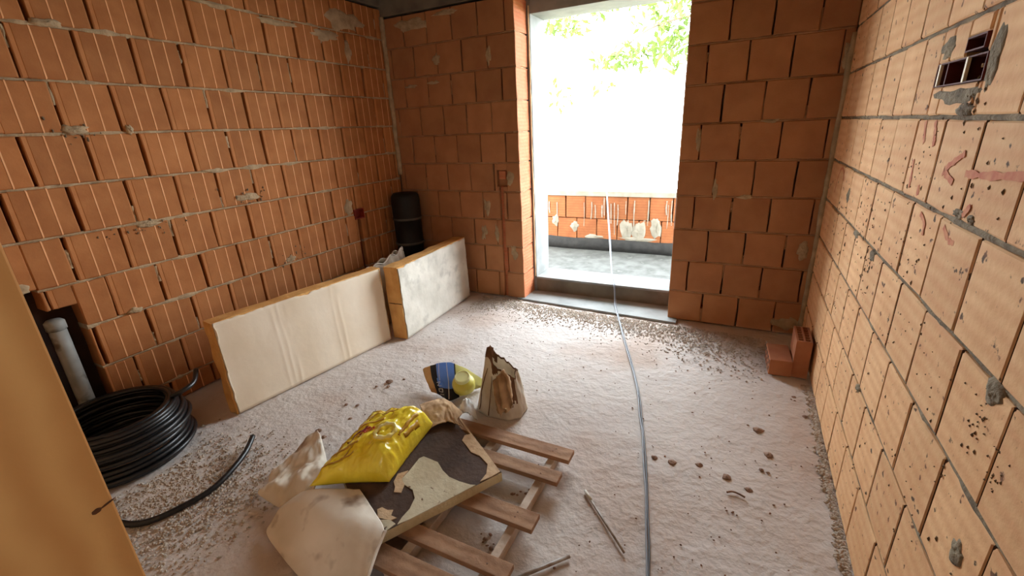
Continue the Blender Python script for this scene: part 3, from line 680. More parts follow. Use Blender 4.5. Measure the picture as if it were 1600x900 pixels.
# ------------------------------------------------------------------ insulation panels leaning on edge
def panel(name, label, p0, p1, ht, th, facemat, lean, seed, splits=0):
    """front face runs from p0 to p1 on the floor; thickness goes to the left of that direction"""
    A = Vector((p0[0], p0[1], 0)); Bv = Vector((p1[0], p1[1], 0)); d = (Bv-A); ln = d.length; d.normalize()
    t = add_obj(name, None, None, label, 'insulation panel', 'insulation panels by the left wall')
    t.location = A; t.rotation_euler = (lean, 0, math.atan2(d.y, d.x))
    nx, nz = 150, 24
    def edge(V, i, j):
        return V
    # core: foam block with nibbled edges; local x along, y = thickness (away from the room), z up
    bm = bmesh.new(); box_bm(bm, 0, ln, 0.004, th, 0, ht)
    bmesh.ops.subdivide_edges(bm, edges=bm.edges[:], cuts=9, use_grid_fill=True)
    for v in bm.verts:
        x, y, z = v.co
        n = fbm(x*7+seed, z*7, y*9); e = min(x, ln-x); f = min(ht-z, 9)
        if f < 0.02: v.co.z -= max(0, 0.012*n+0.003)
        if e < 0.02: v.co.x += (0.010*n) * (1 if x < ln/2 else -1)
        if z < 1e-4: v.co.z = 0
    add_obj('foam_core', bm_mesh('foam_core', bm, MT['foam'], False), t)
    V = []; F = []
    for j in range(nz+1):
        for i in range(nx+1):
            u, v = i/nx, j/nz; x = ln*u; z = ht*v
            if i in (0, nx): x += (0.012+0.016*max(0, fbm(z*9+seed, 4)))*(1 if i == 0 else -1)
            if j == nz: z -= 0.006+0.016*max(0, fbm(x*8+seed, 6))
            if j == 0: z = 0.002
            cre = 0.0
            if seed == 1:
                for (xc, wd_) in ((0.335, 0.012), (0.375, 0.010), (0.41, 0.014), (0.74, 0.012), (0.78, 0.016)):
                    xx = xc+0.012*fbm(z*3, xc*9)+0.05*(0.3-z)*0.3
                    cre += 0.0028*(0.5+0.9*fbm(z*5, xc*31))*math.exp(-((x-xx)/(wd_*0.7))**2)
            V.append((x, -0.0015*abs(fbm(x*4+seed, z*1.2))-cre, z))
    for j in range(nz):
        for i in range(nx):
            k = j*(nx+1)+i; F.append((k, k+1, k+nx+2, k+nx+1))
    o = add_obj('facing', mesh('facing', V, F, facemat, True), t); solid(o, 0.004, -1)
    if splits:
        pts = [(-0.001, 0.004+(th-0.006)*k/6, ht*0.5+0.004*fbm(k*0.8, seed)) for k in range(7)]
        Vt, Ft = tube(pts, 0.003, 6); add_obj('layer_split', mesh('layer_split', Vt, Ft, MT['core']), t)
    return t
panel('insulation_panel', 'long cream-faced foam panel on edge nearest the black coil', (-2.527,1.261), (-2.351,2.415), 0.588, 0.105, MT['face1'], -0.03, 1)
panel('insulation_panel', 'shorter grey-faced foam panel on edge reaching the back wall', (-2.229,2.462), (-2.275,3.48), 0.588, 0.13, MT['face2'], -0.02, 5, 1)

# ------------------------------------------------------------------ black coil
coil = add_obj('hose_coil', None, None, 'big coil of black plastic hose on the floor beside the pine board', 'hose coil'); coil.location = (-2.735, 0.80, 0)
rn = random.Random(4)
k = 0
for lay in range(11):
    for ring in range(3):
        z = 0.0125+lay*0.0235; R = 0.285-ring*0.026+rn.uniform(-0.012, 0.012)-(0.02 if lay > 8 else 0)
        if ring == 2 and lay % 2: continue
        ph = rn.uniform(0, 6.28); am = rn.uniform(0.0, 0.010); ox, oy = rn.uniform(-.006,.006), rn.uniform(-.006,.006)
        pts = [((R+0.006*math.sin(2*t_+ph))*math.cos(t_)+ox, (R+0.006*math.sin(2*t_+ph))*math.sin(t_)+oy, z+am*math.sin(t_+ph)+am) for t_ in [2*PI*q/56 for q in range(57)]]
        V, F = tube(pts, 0.0125, 8, False); add_obj('hose_turn', mesh('hose_turn', V, F, MT['black'], True), coil)
V, F = tube(spline([(0.15,0.20,0.27),(0.19,0.24,0.29),(0.17,0.31,0.30),(0.10,0.37,0.33)], 6), 0.0125, 8); add_obj('loose_end', mesh('loose_end', V, F, MT['black'], True), coil)
tailw = [(-2.46,0.56,0.012),(-2.30,0.53,0.0125),(-2.167,0.552,0.0125),(-2.10,0.61,0.0125),(-2.06,0.713,0.0125),(-2.045,0.82,0.0125),(-2.068,0.924,0.02),(-2.12,1.04,0.03),(-2.185,1.13,0.045)]
V, F = tube(spline([Vector(p)-Vector((-2.735,0.80,0)) for p in tailw], 6), 0.0135, 10); o = add_obj('loose_end', mesh('loose_end', V, F, MT['black'], True), coil); o['label'] = 'hose tail curving over the floor'

# ------------------------------------------------------------------ dark container in the far corner
ct = add_obj('barrel', None, None, 'tall black cylindrical container standing in the dark far corner', 'container'); ct.location = (-2.895, 3.425, 0)
V, F = lathe([(0.125,0),(0.128,0.02),(0.128,0.50),(0.134,0.505),(0.134,0.525),(0.13,0.53),(0.132,0.74),(0.138,0.745),(0.138,0.765),(0.134,0.77),(0.136,0.93),(0.13,0.97),(0.11,0.995),(0.05,1.0)], 32, True, True)
add_obj('body', mesh('body', V, F, MT['black_m'], True), ct)
for z in (0.515, 0.755):
    V, F = lathe([(0.134,z-0.012),(0.1385,z-0.01),(0.1385,z+0.01),(0.134,z+0.012)], 32, False); add_obj('band', mesh('band', V, F, MT['band'], True), ct)

# white ruffled sack behind the panels
sk = add_obj('sack', None, None, 'white sack with ruffled open top behind the insulation panels', 'sack'); sk.location = (-2.70, 2.80, 0)
V = []; F = []; na, nz = 72, 18
for j in range(nz+1):
    for k in range(na):
        an = 2*PI*k/na; v = j/nz; top = 0.50+0.05*math.sin(an+0.5)+0.018*math.sin(9*an)+0.014*fbm(k*0.7, 3)
        z = v*top; ru = 0.0 if v < 0.55 else (v-0.55)/0.45
        rx = 0.13*(1-0.55*ru)+0.012*ru*math.sin(17*an)+0.006*fbm(math.cos(an)*3, math.sin(an)*3, z*6)
        ry = 0.30*(1-0.12*ru)+0.012*ru*math.sin(17*an)
        V.append((rx*math.cos(an), ry*math.sin(an), z))
for j in range(nz):
    for k in range(na): F.append((j*na+k, j*na+(k+1)%na, (j+1)*na+(k+1)%na, (j+1)*na+k))
F.append(tuple(reversed(range(na))))
o = add_obj('sack_body', mesh('sack_body', V, F, MT['paper'], True), sk); solid(o, 0.003)
pts = [Vector((0.13*0.46*math.cos(an), 0.265*math.sin(an), 0.505+0.05*math.sin(an+0.5)+0.018*math.sin(9*an))) for an in [2*PI*k/72 for k in range(73)]]
V, F = tube(pts, 0.006, 6, False); add_obj('torn_hem', mesh('torn_hem', V, F, MT['sheet'], True), sk)

# ------------------------------------------------------------------ pallet
plt = add_obj('pallet', None, None, 'low slatted wooden pallet lying under the dark slab', 'pallet'); plt.location = (-0.98, 1.25, 0)
rn = random.Random(9); slats_ = {}
for (y0, y1) in ((1.595,1.675),(1.445,1.515),(1.178,1.262),(0.955,1.022),(0.812,0.898)):
    o = slats_[y0] = add_obj('slat', box_mesh('slat', -0.40, 0.40+rn.uniform(0,0.004), y0-1.25, y1-1.25, 0.047, 0.07, MT['pallet'], 0.002), plt)
for (x0, x1) in ((-0.682,-0.648),(-1.0,-0.96),(-1.335,-1.30)):
    add_obj('bearer', box_mesh('bearer', x0+0.98, x1+0.98, 0.815-1.25, 1.672-1.25, 0.0, 0.047, MT['lath'], 0.002), plt)
for (x, y) in ((-0.665,1.21),(-0.665,1.235),(-0.665,0.985),(-0.665,1.47),(-0.67,1.63),(-0.66,1.65)):
    V, F = lathe([(0.0035,0.0698),(0.0035,0.0712)], 8, True, True); o = add_obj('nail_head', mesh('nail_head', V, F, MT['clod']), [q for k, q in slats_.items() if k < y < k+0.085][0]); o.location = (x+0.98, y-1.25, 0)

# ------------------------------------------------------------------ slab on the pallet
C0 = Vector((-0.801, 1.36)); e1 = Vector((-0.495,-0.869)); e2 = Vector((-0.826,0.563))
slab = add_obj('insulation_slab', None, None, 'dark stained foam slab with torn pale facing on the pallet', 'insulation slab'); slab.location = (C0.x, C0.y, 0.0705)
rot = math.atan2(e1.y, e1.x); slab.rotation_euler = (0, 0, rot)
def sl(p): # world xy -> slab local
    d = Vector((p[0], p[1]))-C0; return (d.x*math.cos(-rot)-d.y*math.sin(-rot), d.x*math.sin(-rot)+d.y*math.cos(-rot))
# local x along e1, local -y along e2
bm = bmesh.new(); box_bm(bm, 0, 0.58, -0.55, 0, 0, 0.046); bmesh.ops.subdivide_edges(bm, edges=bm.edges[:], cuts=7, use_grid_fill=True)
for v in bm.verts:
    n = fbm(v.co.x*9, v.co.y*9, v.co.z*20)
    if v.co.y > -0.001: v.co.y -= max(0, 0.008*n)
    if v.co.x < 0.001: v.co.x += max(0, 0.006*n)
    if v.co.z > 0.04: v.co.z += 0.0015*n
for f in bm.faces: f.material_index = 0 if f.normal.z > 0.5 else 1
bm.normal_update()
for f in bm.faces: f.material_index = 0 if f.normal.z > 0.5 else 1
add_obj('core', bm_mesh('core', bm, [MT['slab'], MT['slab_side']]), slab)
pale_main = [(-1.189,1.283),(-1.178,1.302),(-1.140,1.300),(-1.095,1.297),(-1.043,1.262),(-0.995,1.241),(-0.940,1.237),(-0.887,1.240),(-0.866,1.248),(-0.934,1.124),(-1.010,0.99),(-1.038,0.952),(-1.043,0.986),(-1.042,1.031),(-1.058,1.084),(-1.095,1.117),(-1.146,1.126),(-1.178,1.148),(-1.180,1.202)]
edge_right = [(-1.235,1.655),(-1.119,1.574),(-1.004,1.494),(-0.901,1.424),(-0.808,1.359),(-0.829,1.316),(-0.859,1.273),(-0.857,1.323),(-0.881,1.377),(-0.940,1.410),(-0.992,1.416),(-1.040,1.449),(-1.075,1.469),(-1.084,1.507),(-1.063,1.527),(-1.114,1.559),(-1.178,1.606)]
tan1 = [(-1.146,1.126),(-1.178,1.148),(-1.185,1.20),(-1.215,1.165),(-1.20,1.12),(-1.175,1.10),(-1.16,1.075),(-1.13,1.085)]
front = [(-1.057,0.912),(-1.105,0.925),(-1.127,0.935),(-1.077,0.957),(-1.046,0.951)]
tan2 = [(-1.13,0.945),(-1.16,0.975),(-1.15,0.992),(-1.12,0.99),(-1.10,1.0),(-1.09,0.975),(-1.06,0.975),(-1.075,0.955)]
for poly, m, nm in ((pale_main, MT['slab_pale'], 'torn_facing'), (edge_right, MT['slab_tan'], 'torn_facing'), (tan1, MT['slab_tan'], 'torn_facing'), (front, MT['slab_pale'], 'torn_facing'), (tan2, MT['slab_tan'], 'torn_facing')):
    add_obj(nm, poly_prism(nm, [sl(p) for p in poly], 0.044, 0.0495, m), slab)

# ------------------------------------------------------------------ yellow bag
yb = add_obj('plastic_bag', None, None, 'crumpled glossy yellow plastic bag lying on the dark slab', 'bag')
BA, BB, BC, BD = Vector((-1.505,0.94)), Vector((-1.205,1.10)), Vector((-1.265,1.505)), Vector((-1.575,1.40))
YZ = 0.121; yb.location = (-1.37, 1.27, YZ)
def bag(u, v, top=True):
    uu, vv = (u+1)/2, (v+1)/2      # u: A->B, v: A->D
    p = BA.lerp(BB, uu).lerp(BD.lerp(BC, uu), vv); cen = Vector((-1.37, 1.27))
    pin = 1-0.07*(1-abs(u)**2)*(abs(v)**6)-0.05*(1-abs(v)**2)*(abs(u)**6)
    p = cen+(p-cen)*pin
    h = (max(0, 1-abs(u)**4.5)**0.6)*(max(0, 1-abs(v)**4.5)**0.6)
    H = (0.045*(1-uu)+0.125*uu)*(1-vv)+(0.095*(1-uu)+0.165*uu)*vv
    z = 0.012+(H*1.12*h if top else -0.012*min(1, 3*h))
    if top:
        z += min(1, h*3)*(0.014*fbm(u*2.2+3, v*2.6) + 0.007*abs(math.sin(5*u+3*v+2*fbm(u*2, v*2, 4))) + 0.007*fbm(u*6, v*4.5, 2))
        z += 0.022*math.exp(-((u-0.45)**2+(v+0.2)**2)/0.03) - 0.03*math.exp(-((u-0.45)**2+(v+0.2)**2)/0.006)
        z += 0.0
    else: z += 0.0
    p3 = Vector((p.x-cen.x, p.y-cen.y, z))
    k = 0.006*fbm(u*6, v*6, 9); p3.x += k*h; p3.y += k*h
    return p3
n = 64; V = []; F = []
for j in range(n+1):
    for i in range(n+1): V.append(bag(-1+2*i/n, -1+2*j/n))
for j in range(n):
    for i in range(n): kx = j*(n+1)+i; F.append((kx, kx+1, kx+n+2, kx+n+1))
off = len(V)
for j in range(n+1):
    for i in range(n+1): V.append(bag(-1+2*i/n, -1+2*j/n, False))
for j in range(n):
    for i in range(n): kx = off+j*(n+1)+i; F.append((kx+n+1, kx+n+2, kx+1, kx))
me = mesh('bag_body', V, F, MT['yellow'], True)
bm = bmesh.new(); bm.from_mesh(me); bmesh.ops.remove_doubles(bm, verts=bm.verts, dist=0.0008); bm.to_mesh(me); bm.free()
bagb = add_obj('bag_body', me, yb)
def bag_strip(name, uv, width, m):
    P = spline([(a_[0], a_[1], 0) for a_ in uv], 8); V = []; F = []
    for i, p in enumerate(P):
        t = (P[min(i+1, len(P)-1)]-P[max(i-1, 0)]).normalized(); nn = Vector((-t.y, t.x, 0))
        for sg in (-1, 0, 1):
            q = p+nn*width*sg; w3 = bag(max(-0.97, min(0.97, q.x)), max(-0.97, min(0.97, q.y))); w3.z += 0.0022; V.append(w3)
    for i in range(len(P)-1): F += [(3*i, 3*i+1, 3*i+4, 3*i+3), (3*i+1, 3*i+2, 3*i+5, 3*i+4)]
    o = add_obj(name, mesh(name, V, F, m, True), bagb); solid(o, 0.0008, 0)
for (uv, wd) in (([(-0.9,-0.75),(-0.5,-0.72),(-0.1,-0.62)],0.030),([(-0.92,-0.45),(-0.5,-0.45),(-0.15,-0.38)],0.026),([(-0.9,-0.15),(-0.6,-0.16),(-0.3,-0.12)],0.024),([(-0.92,0.2),(-0.4,0.2),(0.1,0.28)],0.030),
                 ([(-0.9,0.5),(-0.3,0.5),(0.3,0.58)],0.032),([(-0.85,0.75),(-0.2,0.76),(0.4,0.8)],0.028),([(-0.75,-0.8),(-0.72,-0.2),(-0.7,0.7)],0.026),([(-0.4,0.3),(-0.35,0.75)],0.022),([(0.0,0.35),(0.05,0.75)],0.024),
                 ([(0.80,-0.2),(0.82,0.2),(0.82,0.6)],0.03),([(0.9,-0.1),(0.92,0.5)],0.03),([(-0.35,-0.72),(-0.3,-0.45)],0.02)):
    bag_strip('printed_line', uv, wd, MT['yprint'])
for (uv, wd, m) in (([(-0.62,-0.22),(-0.42,-0.02),(-0.32,0.10)],0.026,'ydark'),([(-0.46,-0.10),(-0.26,0.10)],0.024,'yred'),([(-0.36,0.0),(-0.25,-0.04)],0.018,'yred'),([(-0.34,-0.10),(-0.16,0.08)],0.022,'yred'),([(-0.22,-0.06),(-0.10,0.05),(-0.07,0.0),(-0.18,-0.10),(-0.22,-0.06)],0.016,'yred')):
    bag_strip('printed_lettering', uv, wd, MT[m])
P = [bag(0.45+0.24*math.cos(t_), -0.2+0.2*math.sin(t_))+Vector((0,0,0.004)) for t_ in [2*PI*q/24 for q in range(25)]]
V, F = tube(P, [0.009+0.003*math.sin(q*2.1) for q in range(25)], 8, False); add_obj('bag_valve', mesh('bag_valve', V, F, MT['ypale'], True), yb)

# ------------------------------------------------------------------ membrane sheet, crumpled, off the slab to the floor
SHEET_A = [
  [(-1.543,0.922,0.100),(-1.468,0.933,0.140),(-1.399,0.958,0.145),(-1.340,0.987,0.142),(-1.290,1.015,0.137)],
  [(-1.585,0.852,0.070),(-1.477,0.872,0.120),(-1.336,0.885,0.150),(-1.222,0.924,0.145),(-1.148,0.950,0.135)],
  [(-1.591,0.803,0.035),(-1.470,0.811,0.080),(-1.291,0.825,0.130),(-1.153,0.871,0.145),(-1.053,0.898,0.135)],
  [(-1.579,0.766,0.015),(-1.436,0.748,0.050),(-1.257,0.770,0.090),(-1.121,0.799,0.110),(-1.039,0.830,0.110)],
  [(-1.434,0.723,0.012),(-1.316,0.720,0.035),(-1.187,0.730,0.060),(-1.087,0.744,0.080),(-1.016,0.763,0.090)],
  [(-1.241,0.680,0.010),(-1.171,0.678,0.020),(-1.090,0.678,0.035),(-1.039,0.690,0.050),(-1.006,0.709,0.060)]]
SHEET_B = [
  [(-1.855,1.101,0.020),(-1.869,1.171,0.060),(-1.827,1.237,0.120),(-1.779,1.229,0.125),(-1.733,1.202,0.100)],
  [(-1.884,1.016,0.020),(-1.825,1.066,0.050),(-1.722,1.094,0.090),(-1.646,1.114,0.100),(-1.589,1.104,0.080)],
  [(-1.838,0.958,0.020),(-1.765,0.988,0.060),(-1.740,1.042,0.050),(-1.633,1.035,0.120),(-1.551,1.053,0.120)],
  [(-1.805,0.889,0.030),(-1.729,0.914,0.070),(-1.667,0.951,0.080),(-1.602,0.974,0.120),(-1.524,0.996,0.130)],
  [(-1.738,0.890,0.015),(-1.635,0.881,0.030),(-1.590,0.898,0.050),(-1.549,0.922,0.080),(-1.486,0.944,0.120)]]
sh = add_obj('membrane_sheet', None, None, 'dirty white membrane sheet draped from the slab down to the floor', 'sheet'); SO = Vector((-1.4, 0.85, 0)); sh.location = SO
def shfn(p, u, v):
    q = p-SO; q.z = max(0.004, q.z+0.003*fbm(p.x*8, p.y*8)-amp_*abs(fbm(p.x*9+p.y*4, p.y*5-p.x*3, 7))); return q
amp_ = 0.006
V, F, _, _ = surf(SHEET_A, 10, 10, shfn); o = add_obj('lower_fold', mesh('lower_fold', V, F, MT['sheet'], True), sh); solid(o, 0.004, 0)
amp_ = 0.03
V, F, _, _ = surf(SHEET_B, 12, 12, shfn); o = add_obj('upper_fold', mesh('upper_fold', V, F, MT['sheet'], True), sh); solid(o, 0.004, 0)
# doubled hem along the right edge
hem = [Vector(r[4])-SO+Vector((0.002,0.004,-0.002)) for r in SHEET_A[2:]]
V, F = tube(spline(hem, 6), 0.007, 8); add_obj('rolled_edge', mesh('rolled_edge', V, F, MT['sheet'], True), sh)

# ------------------------------------------------------------------ torn upright sack
ts = add_obj('paper_sack', None, None, 'torn half-empty paper sack standing upright behind the pallet', 'sack'); ts.location = (-1.11, 1.935, 0)
V = []; F = []; I = []; na, nz = 64, 26
def sackpt(an, v, off=0.0):
    ca, sa = math.cos(an), math.sin(an)
    lft = 0.5-0.5*math.cos(an-0.35)     # 0 on the right, 1 on the left
    top = 0.25+0.15*lft**1.7+0.010*math.sin(5*an)+0.022*fbm(ca*2, sa*2, 5)
    z = v*top
    tp = min(1, z/0.42)
    rx = 0.142*(1-0.62*tp**1.1); ry = 0.105*(1-0.55*tp)
    cx = 0.012*tp
    wr = 0.010*fbm(ca*2.6, sa*2.6, z*5)+0.006*math.sin(9*an+z*14)*tp+off
    # corner-ish cross section
    q = (abs(ca)**3.0+abs(sa)**3.0)**(-1/3.0)
    return Vector((cx+(rx*q+wr)*ca, (ry*q+wr)*sa, z))
lft_ = lambda an: 0.5-0.5*math.cos(an-0.35)
for j in range(nz+1):
    for k in range(na): V.append(sackpt(2*PI*k/na, j/nz))
for j in range(nz):
    for k in range(na):
        F.append((j*na+k, j*na+(k+1)%na, (j+1)*na+(k+1)%na, (j+1)*na+k)); an = 2*PI*(k+0.5)/na; v = (j+0.5)/nz
        torn = (v > 0.84+0.08*fbm(k*0.25, 2) and lft_(an) > 0.6) or (v > 0.95) or ((-0.95 < ((an+PI) % (2*PI))-PI < -0.35) and v > 0.35+0.2*fbm(k*0.8, j*0.3))
        I.append(1 if torn else 0)
F.append(tuple(reversed(range(na)))); I.append(0)
o = add_obj('sack_body', mesh('sack_body', V, F, mats=[MT['paper'], MT['kraft_d']], idx=I, smooth=True), ts); solid(o, 0.003)
def sack_line(an0, an1, v0, v1, wd, m, nm):
    V = []; F = []; n = 14
    for i in range(n+1):
        t = i/n; an = an0+(an1-an0)*t; v = v0+(v1-v0)*t
        for sg in (-1, 1): V.append(sackpt(an+sg*wd, v, 0.0025))
    for i in range(n): F.append((2*i, 2*i+1, 2*i+3, 2*i+2))
    o = add_obj(nm, mesh(nm, V, F, m, True), ts); solid(o, 0.0008, 0)
sack_line(-1.75, -1.75, 0.03, 0.75, 0.016, MT['kraft_d'], 'printed_line')
sack_line(-2.25, -2.15, 0.05, 0.72, 0.020, MT['kraft_d'], 'printed_line')
# crumpled liner sticking out of the tear
G = [[(0.00,-0.06,0.22),(0.03,-0.075,0.26),(0.06,-0.05,0.30)],[(0.03,-0.10,0.16),(0.06,-0.11,0.20),(0.10,-0.06,0.26)],[(0.04,-0.115,0.09),(0.075,-0.115,0.12),(0.115,-0.07,0.18)],[(0.06,-0.118,0.05),(0.09,-0.11,0.07),(0.12,-0.08,0.10)]]
V, F, _, _ = surf(G, 12, 6, lambda p, u, v: p+Vector((0.012*fbm(u*5, v*3), -0.012+0.016*math.sin(u*19+3*fbm(v*3, u, 1)), 0.012*fbm(u*5, v*5, 8)))); o = add_obj('torn_liner', mesh('torn_liner', V, F, MT['kraft'], True), ts); solid(o, 0.003, 0)

# ------------------------------------------------------------------ blue film bag with the jug in it
BLUE = [
  [(-1.732,2.018,0.070),(-1.647,2.029,0.120),(-1.561,2.032,0.150),(-1.479,2.039,0.150),(-1.411,2.055,0.120),(-1.308,2.083,0.050)],
  [(-1.684,1.971,0.050),(-1.604,1.975,0.075),(-1.537,2.001,0.085),(-1.469,2.021,0.080),(-1.405,2.050,0.060),(-1.315,2.083,0.030)],
  [(-1.636,1.936,0.025),(-1.569,1.946,0.030),(-1.491,1.946,0.035),(-1.432,1.971,0.030),(-1.387,2.031,0.020),(-1.325,2.082,0.010)],
  [(-1.584,1.896,0.010),(-1.511,1.888,0.010),(-1.424,1.857,0.010),(-1.388,1.927,0.008),(-1.365,2.009,0.006),(-1.325,2.066,0.005)]]
bb = add_obj('cement_bag', None, None, 'open blue and cream printed bag holding the yellow jug', 'bag'); BO = Vector((-1.5, 1.97, 0)); bb.location = BO
V, F, cn, rnw = surf(BLUE, 10, 8, lambda p, u, v: p-BO+Vector((0, 0, 0.008*fbm(u*7, v*4)+0.004)))
I = []
for i in range(rnw-1):
    for j in range(cn-1):
        u = (j+0.5)/(cn-1); v = (i+0.5)/(rnw-1); I.append(0 if u < 0.15 else 1 if u < 0.25-0.05*v else 2 if u < 0.57 and v < 0.72 else 1 if u < 0.58 else 3)
bagme = mesh('bag_film', V, F, mats=[MT['tan'], MT['navy'], MT['blue'], MT['cream']], idx=I, smooth=True)
film = add_obj('bag_film', bagme, bb); solid(film, 0.003, 0)
def film_pt(u, v):
    j = min(cn-1, max(0, round(u*(cn-1)))); i = min(rnw-1, max(0, round(v*(rnw-1)))); return Vector(V_film[i*cn+j])
V_film = [tuple(q) for q in V]
def film_line(uv, r, m, nm):
    pts = []
    for i in range(len(uv)-1):
        for k in range(6): t = k/6; pts.append((uv[i][0]+(uv[i+1][0]-uv[i][0])*t, uv[i][1]+(uv[i+1][1]-uv[i][1])*t))
    pts.append(uv[-1])
    def ip(u, v):
        fu = u*(cn-1); fv = v*(rnw-1); i0 = min(cn-2, int(fu)); j0 = min(rnw-2, int(fv)); a_, b_ = fu-i0, fv-j0
        g = lambda x, y: Vector(V_film[y*cn+x]); return g(i0,j0)*(1-a_)*(1-b_)+g(i0+1,j0)*a_*(1-b_)+g(i0,j0+1)*(1-a_)*b_+g(i0+1,j0+1)*a_*b_
    V, F = tube([ip(*p)+Vector((0,-0.001,0.002)) for p in pts], r, 6); add_obj(nm, mesh(nm, V, F, m), film)
film_line([(0.29,0.02),(0.27,0.5)], 0.0022, MT['white'], 'printed_line'); film_line([(0.43,0.02),(0.43,0.5),(0.40,0.95)], 0.0025, MT['white'], 'printed_line')
for uv in ([(0.20,0.58),(0.27,0.55)],[(0.20,0.68),(0.27,0.56)],[(0.20,0.68),(0.28,0.66)],[(0.21,0.76),(0.29,0.74)],[(0.21,0.84),(0.29,0.82)],[(0.21,0.76),(0.21,0.84)],[(0.29,0.74),(0.29,0.82)],[(0.22,0.92),(0.30,0.88)]):
    film_line(uv, 0.002, MT['white'], 'printed_lettering')
jg = add_obj('jug', None, None, 'yellow plastic jug with pale round cap inside the blue bag', 'jug'); jg.location = (-1.395, 1.985, 0.036); jg.rotation_euler = (0.30, 0.12, 0)
V, F = lathe([(0.056,0),(0.068,0.01),(0.070,0.045),(0.066,0.060),(0.048,0.072),(0.036,0.075),(0.036,0.086)], 32, True, True); add_obj('jug_body', mesh('jug_body', V, F, MT['jug'], True), jg)
V, F = lathe([(0.036,0.082),(0.046,0.082),(0.047,0.085),(0.047,0.104),(0.044,0.108),(0.040,0.1085),(0.038,0.106),(0.01,0.106)], 32, True, True); add_obj('cap', mesh('cap', V, F, MT['cap'], False), jg)

# crumpled kraft paper at the far end of the slab, and a paper scrap
KRAFT = [
  [(-1.495,1.675,0.080),(-1.466,1.757,0.060),(-1.437,1.812,0.050),(-1.357,1.791,0.050),(-1.264,1.756,0.040)],
  [(-1.408,1.585,0.130),(-1.370,1.650,0.140),(-1.321,1.683,0.140),(-1.268,1.683,0.130),(-1.204,1.668,0.100)],
  [(-1.343,1.522,0.130),(-1.286,1.560,0.140),(-1.264,1.618,0.140),(-1.205,1.591,0.138),(-1.179,1.591,0.130)],
  [(-1.274,1.461,0.125),(-1.231,1.514,0.140),(-1.206,1.543,0.135),(-1.159,1.544,0.140),(-1.125,1.548,0.125)]]
KO = Vector((-1.3, 1.63, 0.0))
V, F, _, _ = surf(KRAFT, 10, 9, lambda p, u, v: p-KO+Vector((0, 0, 0.008*fbm(u*9, v*5, 2)+0.003)))
o = add_obj('kraft_paper', mesh('kraft_paper', V, F, MT['kraft'], True), None, 'crumpled brown paper at the far end of the dark slab', 'paper'); o.location = KO; solid(o, 0.003, 0)
SCRAP = [[(-1.280,1.770,0.080),(-1.260,1.798,0.110),(-1.228,1.803,0.090)],[(-1.267,1.735,0.060),(-1.215,1.729,0.090),(-1.197,1.784,0.060)],[(-1.241,1.715,0.074),(-1.195,1.717,0.078),(-1.171,1.763,0.010)]]
KO2 = Vector((-1.225, 1.755, 0.0))
V, F, _, _ = surf(SCRAP, 7, 7, lambda p, u, v: p-KO2+Vector((0, 0, 0.014*fbm(u*6, v*6, 4))))
o = add_obj('paper_scrap', mesh('paper_scrap', V, F, MT['white'], True), None, 'crumpled white paper scrap leaning on the torn paper sack', 'paper'); o.location = KO2; solid(o, 0.003, 0)

# ------------------------------------------------------------------ cable through the doorway
cb_ = add_obj('cable', None, None, 'long twin grey cable running from the balcony across the floor', 'cable'); CO = Vector((-0.6, 2.9, 0)); cb_.location = CO
path = [(-1.42,5.48,0.70),(-1.41,5.40,0.805),(-1.399,5.19,0.80),(-1.36,5.06,0.72),(-1.171,4.5,0.396),(-1.06,4.15,0.245),(-0.994,3.95,0.178),(-0.942,3.81,0.163),(-0.925,3.77,0.12),(-0.90,3.70,0.035),(-0.873,3.62,0.02),(-0.793,3.407,0.008),(-0.671,3.071,0.007),(-0.565,2.792,0.006),(-0.479,2.554,0.006),(-0.412,2.348,0.006),(-0.364,2.164,0.006),(-0.326,2.029,0.006),(-0.296,1.907,0.006),(-0.26,1.753,0.006),(-0.228,1.618,0.006),(-0.193,1.449,0.006),(-0.168,1.333,0.006),(-0.149,1.231,0.006),(-0.123,1.092,0.006),(-0.10,0.7,0.006),(-0.10,-0.3,0.006),(-0.2,-1.5,0.006)]
P = spline(path, 6)
for k, m in ((-1, 'cable'), (1, 'cable2')):
    Q = []
    for i, p in enumerate(P):
        t = (P[min(i+1, len(P)-1)]-P[max(i-1, 0)]); t.z = 0; t.normalize(); n_ = Vector((t.y, -t.x, 0))
        Q.append(p-CO+n_*(0.0041*k*(-1))*(1+0.25*math.sin(i*0.35)))
    V, F = tube(Q, 0.0042, 8); add_obj('strand', mesh('strand', V, F, MT[m], True), cb_)

# ------------------------------------------------------------------ rods, loose bricks
def rod(label, p, q, r, m, head=False):
    A = Vector(p); B_ = Vector(q); d = B_-A
    t = add_obj('metal_rod', None, None, label, 'rod'); t.location = A
    V, F = tube([Vector((0,0,r)), d*0.5+Vector((0,0,r)), d+Vector((0,0,r))], r, 10); add_obj('shaft', mesh('shaft', V, F, m, True), t)
    if head:
        u_ = d.normalized(); V, F = tube([Vector((0,0,r+0.003))-u_*0.006, Vector((0,0,r+0.003))+u_*0.05], r*1.35, 10); add_obj('grip', mesh('grip', V, F, MT['conc_pale'], True), t)
rod('thin metal rod lying on the floor between pallet and cable', (-0.469,1.511,0), (-0.246,1.283,0), 0.0045, MT['steel'], True)
rod('dark metal rod at the bottom edge beside the pallet end', (-0.60,0.985,0), (-0.426,1.183,0), 0.007, MT['steel'])

